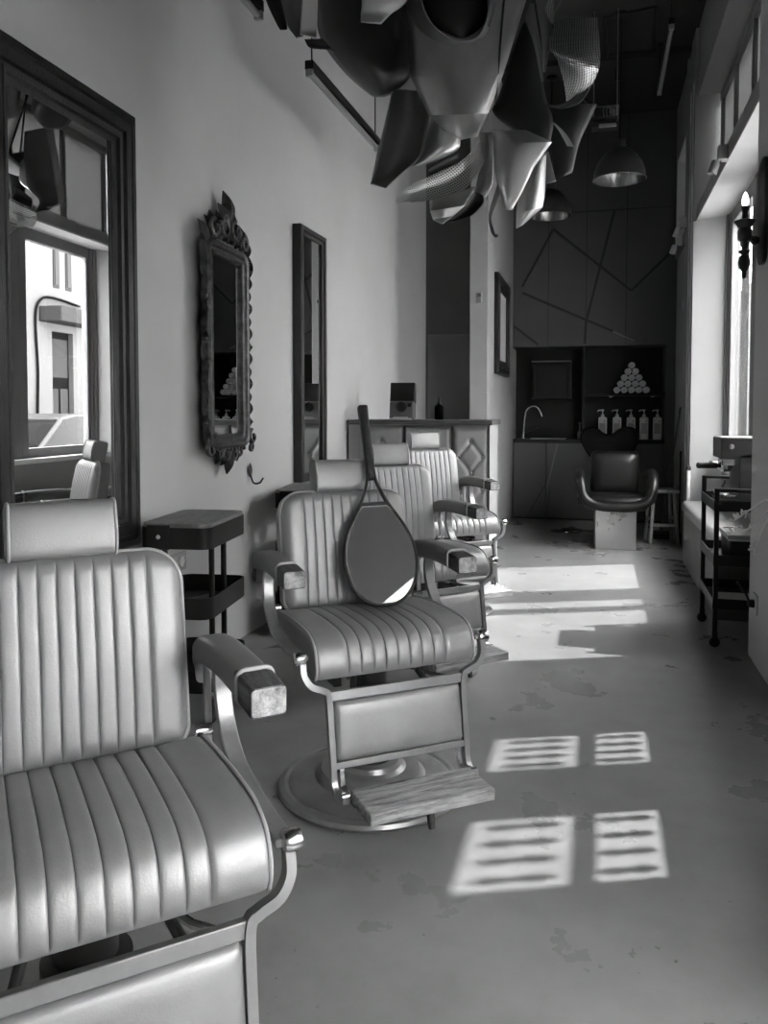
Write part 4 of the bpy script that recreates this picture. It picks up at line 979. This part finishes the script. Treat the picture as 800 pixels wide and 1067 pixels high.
# ------------------------------------------------------------------ hanging sculpture of bent metal sheets
SHEETS = [
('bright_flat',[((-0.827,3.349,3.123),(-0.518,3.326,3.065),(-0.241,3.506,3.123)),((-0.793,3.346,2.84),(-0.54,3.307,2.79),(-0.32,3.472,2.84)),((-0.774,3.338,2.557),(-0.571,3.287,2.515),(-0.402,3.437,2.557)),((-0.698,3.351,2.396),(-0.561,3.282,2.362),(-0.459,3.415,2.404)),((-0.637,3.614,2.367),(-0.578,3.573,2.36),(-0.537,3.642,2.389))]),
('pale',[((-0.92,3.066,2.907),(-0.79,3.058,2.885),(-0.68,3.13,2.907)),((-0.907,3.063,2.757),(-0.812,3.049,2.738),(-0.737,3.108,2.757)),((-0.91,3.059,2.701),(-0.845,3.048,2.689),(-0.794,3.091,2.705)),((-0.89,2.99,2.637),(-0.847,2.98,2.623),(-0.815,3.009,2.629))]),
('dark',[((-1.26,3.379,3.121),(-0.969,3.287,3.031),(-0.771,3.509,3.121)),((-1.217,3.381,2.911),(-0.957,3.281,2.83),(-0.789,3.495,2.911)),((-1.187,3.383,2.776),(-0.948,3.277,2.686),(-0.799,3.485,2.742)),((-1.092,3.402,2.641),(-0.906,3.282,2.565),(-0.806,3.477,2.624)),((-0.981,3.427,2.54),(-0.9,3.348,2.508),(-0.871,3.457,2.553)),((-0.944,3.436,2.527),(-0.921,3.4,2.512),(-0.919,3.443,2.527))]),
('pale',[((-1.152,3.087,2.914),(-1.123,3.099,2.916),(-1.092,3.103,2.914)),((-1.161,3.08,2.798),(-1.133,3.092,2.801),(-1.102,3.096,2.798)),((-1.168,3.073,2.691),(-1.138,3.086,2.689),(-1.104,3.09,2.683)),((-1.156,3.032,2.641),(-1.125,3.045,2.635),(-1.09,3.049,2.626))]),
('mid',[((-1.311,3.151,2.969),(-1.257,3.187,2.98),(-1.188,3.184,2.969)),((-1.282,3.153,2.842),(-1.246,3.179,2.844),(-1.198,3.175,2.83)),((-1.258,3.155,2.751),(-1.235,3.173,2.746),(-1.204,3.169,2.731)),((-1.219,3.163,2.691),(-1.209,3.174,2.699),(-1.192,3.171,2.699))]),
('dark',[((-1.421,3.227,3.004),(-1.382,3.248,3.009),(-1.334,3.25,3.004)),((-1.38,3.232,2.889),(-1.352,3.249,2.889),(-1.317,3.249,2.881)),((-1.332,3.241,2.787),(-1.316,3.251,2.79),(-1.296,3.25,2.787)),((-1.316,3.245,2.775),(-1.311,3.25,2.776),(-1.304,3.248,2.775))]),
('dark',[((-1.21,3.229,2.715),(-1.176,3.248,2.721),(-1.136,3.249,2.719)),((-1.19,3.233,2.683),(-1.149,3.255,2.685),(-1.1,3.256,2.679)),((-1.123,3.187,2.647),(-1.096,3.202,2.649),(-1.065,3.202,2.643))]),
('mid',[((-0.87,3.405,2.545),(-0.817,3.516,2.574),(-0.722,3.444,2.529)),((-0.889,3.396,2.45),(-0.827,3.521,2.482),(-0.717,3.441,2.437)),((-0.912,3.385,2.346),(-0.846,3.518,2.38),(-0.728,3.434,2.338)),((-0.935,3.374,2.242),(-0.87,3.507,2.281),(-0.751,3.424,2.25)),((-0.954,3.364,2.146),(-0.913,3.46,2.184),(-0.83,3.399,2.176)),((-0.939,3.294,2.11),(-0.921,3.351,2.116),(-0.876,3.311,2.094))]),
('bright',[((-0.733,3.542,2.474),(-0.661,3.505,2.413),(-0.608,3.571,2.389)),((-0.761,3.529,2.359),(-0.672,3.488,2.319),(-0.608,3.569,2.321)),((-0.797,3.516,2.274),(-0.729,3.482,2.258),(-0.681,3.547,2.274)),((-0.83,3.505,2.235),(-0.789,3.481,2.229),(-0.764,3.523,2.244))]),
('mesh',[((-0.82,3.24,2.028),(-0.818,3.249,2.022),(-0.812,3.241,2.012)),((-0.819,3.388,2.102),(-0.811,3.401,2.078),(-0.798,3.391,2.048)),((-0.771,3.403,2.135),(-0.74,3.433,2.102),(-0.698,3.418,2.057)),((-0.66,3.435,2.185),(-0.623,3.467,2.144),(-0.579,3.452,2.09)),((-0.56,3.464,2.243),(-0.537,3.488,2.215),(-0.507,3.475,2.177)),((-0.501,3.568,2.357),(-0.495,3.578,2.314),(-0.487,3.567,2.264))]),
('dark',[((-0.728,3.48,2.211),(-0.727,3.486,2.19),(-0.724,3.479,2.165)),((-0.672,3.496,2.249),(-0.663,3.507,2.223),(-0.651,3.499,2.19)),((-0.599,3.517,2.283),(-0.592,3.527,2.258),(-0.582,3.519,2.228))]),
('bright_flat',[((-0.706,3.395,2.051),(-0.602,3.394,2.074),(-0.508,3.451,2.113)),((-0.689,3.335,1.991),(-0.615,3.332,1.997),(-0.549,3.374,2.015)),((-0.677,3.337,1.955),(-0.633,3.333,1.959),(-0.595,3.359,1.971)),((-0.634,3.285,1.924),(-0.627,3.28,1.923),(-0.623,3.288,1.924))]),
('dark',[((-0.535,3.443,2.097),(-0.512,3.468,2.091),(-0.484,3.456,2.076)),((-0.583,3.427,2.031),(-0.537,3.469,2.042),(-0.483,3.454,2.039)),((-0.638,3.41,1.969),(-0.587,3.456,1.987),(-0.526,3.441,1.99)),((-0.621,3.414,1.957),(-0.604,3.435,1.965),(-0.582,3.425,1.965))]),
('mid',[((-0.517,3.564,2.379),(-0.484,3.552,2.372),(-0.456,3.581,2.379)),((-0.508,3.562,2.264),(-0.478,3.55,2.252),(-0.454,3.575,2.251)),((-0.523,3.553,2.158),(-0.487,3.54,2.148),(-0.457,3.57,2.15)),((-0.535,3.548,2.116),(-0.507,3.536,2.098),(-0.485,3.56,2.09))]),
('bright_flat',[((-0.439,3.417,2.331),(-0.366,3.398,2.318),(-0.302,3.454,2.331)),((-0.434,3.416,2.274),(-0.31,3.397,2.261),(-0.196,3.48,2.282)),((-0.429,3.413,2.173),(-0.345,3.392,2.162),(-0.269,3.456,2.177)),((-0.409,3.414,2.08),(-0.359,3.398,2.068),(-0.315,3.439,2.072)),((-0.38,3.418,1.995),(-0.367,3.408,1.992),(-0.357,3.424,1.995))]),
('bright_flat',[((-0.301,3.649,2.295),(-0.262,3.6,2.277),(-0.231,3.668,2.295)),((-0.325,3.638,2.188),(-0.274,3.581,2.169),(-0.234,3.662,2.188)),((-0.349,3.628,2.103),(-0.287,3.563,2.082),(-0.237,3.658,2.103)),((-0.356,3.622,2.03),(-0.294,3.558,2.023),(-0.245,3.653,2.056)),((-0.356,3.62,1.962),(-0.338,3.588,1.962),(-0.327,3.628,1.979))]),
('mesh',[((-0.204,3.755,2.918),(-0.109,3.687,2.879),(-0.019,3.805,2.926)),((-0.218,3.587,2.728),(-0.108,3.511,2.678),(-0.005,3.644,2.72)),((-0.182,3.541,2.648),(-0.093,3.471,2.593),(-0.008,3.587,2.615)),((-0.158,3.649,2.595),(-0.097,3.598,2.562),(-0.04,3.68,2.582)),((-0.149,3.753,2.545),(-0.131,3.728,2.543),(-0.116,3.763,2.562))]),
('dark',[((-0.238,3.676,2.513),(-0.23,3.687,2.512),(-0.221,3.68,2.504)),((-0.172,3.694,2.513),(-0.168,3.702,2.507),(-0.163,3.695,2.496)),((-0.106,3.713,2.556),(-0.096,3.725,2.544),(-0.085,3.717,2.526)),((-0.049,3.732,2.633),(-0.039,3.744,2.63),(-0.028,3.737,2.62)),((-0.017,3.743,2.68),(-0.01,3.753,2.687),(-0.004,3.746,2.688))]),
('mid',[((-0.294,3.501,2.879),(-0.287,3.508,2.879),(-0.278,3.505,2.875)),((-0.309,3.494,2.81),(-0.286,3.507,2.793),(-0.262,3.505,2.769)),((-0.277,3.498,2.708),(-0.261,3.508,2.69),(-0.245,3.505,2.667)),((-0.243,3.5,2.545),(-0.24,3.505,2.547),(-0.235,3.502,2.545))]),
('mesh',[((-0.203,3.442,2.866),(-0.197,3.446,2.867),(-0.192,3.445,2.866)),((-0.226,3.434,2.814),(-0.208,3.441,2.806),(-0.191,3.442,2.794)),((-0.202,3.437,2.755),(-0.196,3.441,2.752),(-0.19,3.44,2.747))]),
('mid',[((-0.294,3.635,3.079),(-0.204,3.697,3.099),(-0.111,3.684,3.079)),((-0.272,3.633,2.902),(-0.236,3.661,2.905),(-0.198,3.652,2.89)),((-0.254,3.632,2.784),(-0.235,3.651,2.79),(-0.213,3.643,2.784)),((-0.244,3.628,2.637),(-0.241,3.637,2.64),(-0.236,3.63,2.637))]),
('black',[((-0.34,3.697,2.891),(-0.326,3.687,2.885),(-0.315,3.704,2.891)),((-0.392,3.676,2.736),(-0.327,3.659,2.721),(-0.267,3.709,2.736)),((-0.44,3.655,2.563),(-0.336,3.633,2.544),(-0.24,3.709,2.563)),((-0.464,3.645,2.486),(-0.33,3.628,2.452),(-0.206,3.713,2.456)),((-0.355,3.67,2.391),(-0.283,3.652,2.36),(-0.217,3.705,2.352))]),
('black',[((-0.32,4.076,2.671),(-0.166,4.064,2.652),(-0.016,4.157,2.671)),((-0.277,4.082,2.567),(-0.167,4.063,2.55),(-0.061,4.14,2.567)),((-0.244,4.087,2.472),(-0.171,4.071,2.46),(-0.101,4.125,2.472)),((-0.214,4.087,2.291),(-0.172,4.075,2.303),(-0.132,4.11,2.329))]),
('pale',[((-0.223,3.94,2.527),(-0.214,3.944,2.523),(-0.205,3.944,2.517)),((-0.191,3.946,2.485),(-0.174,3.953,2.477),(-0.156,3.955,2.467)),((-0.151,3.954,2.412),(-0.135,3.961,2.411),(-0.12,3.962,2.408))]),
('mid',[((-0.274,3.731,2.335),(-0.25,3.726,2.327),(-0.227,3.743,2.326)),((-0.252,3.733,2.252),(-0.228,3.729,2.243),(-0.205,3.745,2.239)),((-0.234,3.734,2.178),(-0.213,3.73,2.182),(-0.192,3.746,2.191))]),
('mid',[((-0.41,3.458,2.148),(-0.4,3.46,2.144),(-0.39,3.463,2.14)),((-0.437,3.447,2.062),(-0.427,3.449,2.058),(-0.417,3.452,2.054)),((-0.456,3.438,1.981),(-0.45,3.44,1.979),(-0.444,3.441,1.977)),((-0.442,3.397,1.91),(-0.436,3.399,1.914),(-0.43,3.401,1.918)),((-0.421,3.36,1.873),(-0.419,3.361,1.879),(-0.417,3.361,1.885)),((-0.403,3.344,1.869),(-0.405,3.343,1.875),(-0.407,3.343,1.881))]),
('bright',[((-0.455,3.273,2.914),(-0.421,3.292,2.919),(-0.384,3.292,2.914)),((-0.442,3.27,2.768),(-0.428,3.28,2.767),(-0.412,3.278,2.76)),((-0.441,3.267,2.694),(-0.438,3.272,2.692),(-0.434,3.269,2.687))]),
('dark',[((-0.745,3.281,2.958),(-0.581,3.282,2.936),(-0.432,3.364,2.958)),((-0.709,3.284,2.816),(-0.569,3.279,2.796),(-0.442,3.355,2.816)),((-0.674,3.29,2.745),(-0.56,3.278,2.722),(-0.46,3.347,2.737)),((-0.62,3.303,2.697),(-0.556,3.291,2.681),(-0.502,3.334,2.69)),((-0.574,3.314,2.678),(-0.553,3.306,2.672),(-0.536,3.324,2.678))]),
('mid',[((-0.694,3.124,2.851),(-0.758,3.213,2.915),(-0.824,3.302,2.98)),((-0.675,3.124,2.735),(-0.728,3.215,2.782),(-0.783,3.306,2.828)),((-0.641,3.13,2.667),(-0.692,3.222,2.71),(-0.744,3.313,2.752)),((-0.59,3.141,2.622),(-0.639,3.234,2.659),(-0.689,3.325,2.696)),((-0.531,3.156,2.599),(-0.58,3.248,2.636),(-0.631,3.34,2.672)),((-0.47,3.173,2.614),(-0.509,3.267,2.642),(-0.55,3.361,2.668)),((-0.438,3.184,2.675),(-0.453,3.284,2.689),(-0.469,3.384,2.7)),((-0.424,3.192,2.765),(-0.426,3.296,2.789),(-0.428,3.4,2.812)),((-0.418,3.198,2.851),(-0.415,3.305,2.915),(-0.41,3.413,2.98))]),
]

sculpt = thing('sheet_metal_sculpture', 'large hanging sculpture of bent plain and perforated metal sheets', 'hanging sculpture', (-.55, 3.45, CZ))
off = Vector((-.55, 3.45, CZ))
def straight(pts, n=8):
    out = []
    for a, b in zip(pts[:-1], pts[1:]): out += [a + (b - a) * (k / n) for k in range(n)]
    return out + [pts[-1]]
for fin, rows in SHEETS:
    cols = []; lin = fin.endswith('_flat'); fin = fin.replace('_flat', '')
    for k in range(3): cols.append((straight if lin else catmull)([Vector(r[k]) for r in rows], 8))
    nr = len(cols[0]); NU = 12; vs = []; fs = []; uvs = []
    for i in range(nr):
        a, b, c = cols[0][i], cols[1][i], cols[2][i]
        for j in range(NU + 1):
            u = j / NU
            p = a * (2 * (u - .5) * (u - 1)) + b * (4 * u * (1 - u)) + c * (2 * u * (u - .5))
            vs.append(p - off)
    g = G()
    for i in range(nr - 1):
        for j in range(NU): q = i * (NU + 1) + j; fs.append((q, q + 1, q + NU + 2, q + NU + 1))
    me = bpy.data.meshes.new('metal_sheet'); me.from_pydata([tuple(v) for v in vs], [], fs); me.update(); me.shade_smooth()
    if lin: me.set_sharp_from_angle(angle=math.radians(14))
    uvl = me.uv_layers.new(name='UVMap')
    for poly in me.polygons:
        for li in poly.loop_indices:
            v = me.vertices[me.loops[li].vertex_index].co; i, j = divmod(me.loops[li].vertex_index, NU + 1)
            wv = (vs[i * (NU + 1) + NU] - vs[i * (NU + 1)]).length; ln = sum((cols[1][q + 1] - cols[1][q]).length for q in range(i))
            uvl.data[li].uv = (ln, (j / NU - .5) * wv)
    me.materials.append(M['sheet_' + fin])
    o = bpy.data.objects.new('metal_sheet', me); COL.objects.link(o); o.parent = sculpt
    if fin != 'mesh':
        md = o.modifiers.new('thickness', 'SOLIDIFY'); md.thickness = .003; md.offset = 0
    if fin == 'mesh': o['label'] = 'perforated metal sheet'
g = G().tube([(0, 0, 0), (0, 0, -1.75)], .012, 10)
for k in range(7):
    a = 2 * PI * k / 7; g.tube([(0, 0, -.2), (.32 * math.cos(a), .22 * math.sin(a), -1.0), (.12 * math.cos(a + .8), .1 * math.sin(a + .8), -1.7)], .005, 6)
obj('wire_core', g, 'dark_metal', sculpt)
obj('ceiling_plate', G().lathe([(.10, 0), (.10, -.02), (.02, -.03)], 24), 'black', sculpt)

# ------------------------------------------------------------------ light
w = bpy.data.worlds.new('sky'); SC.world = w; w.use_nodes = True; nt = w.node_tree
bg = nt.nodes['Background']; tc = nt.nodes.new('ShaderNodeTexCoord'); sx = nt.nodes.new('ShaderNodeSeparateXYZ')
nt.links.new(tc.outputs['Generated'], sx.inputs[0])
mr = nt.nodes.new('ShaderNodeMapRange'); mr.inputs[1].default_value = -.1; mr.inputs[2].default_value = 1.; mr.inputs[3].default_value = 1.0; mr.inputs[4].default_value = .75
nt.links.new(sx.outputs['Z'], mr.inputs[0]); nt.links.new(mr.outputs[0], bg.inputs['Color']); bg.inputs['Strength'].default_value = 12.0
sun = bpy.data.lights.new('sun', 'SUN'); sun.energy = 3.8; sun.angle = math.radians(.9)
so_ = bpy.data.objects.new('sun', sun); COL.objects.link(so_)
dv = Vector((.922, .387, 1.2)).normalized(); so_.rotation_euler = dv.to_track_quat('Z', 'Y').to_euler(); so_.location = (6, 4, 9)

cam = bpy.data.cameras.new('camera'); co = bpy.data.objects.new('camera', cam); COL.objects.link(co)
cam.sensor_width = 36; cam.sensor_fit = 'AUTO'; cam.lens = 830 / 1067 * 36; cam.shift_y = -(533.5 - 464.2) / 1067; cam.clip_start = .02
co.location = (0, 0, 1.15); co.rotation_euler = (math.radians(87.5), 0, math.radians(14.95)); SC.camera = co
vs_ = SC.view_settings; vs_.view_transform = 'Standard'; vs_.look = 'None'; vs_.gamma = 1; vs_.use_curve_mapping = False; vs_.exposure = 1.72
SC.cycles.use_denoising = True; SC.cycles.max_bounces = 10; SC.cycles.diffuse_bounces = 6; SC.cycles.transparent_max_bounces = 16; SC.cycles.caustics_reflective = False
SC.cycles.sample_clamp_indirect = 6
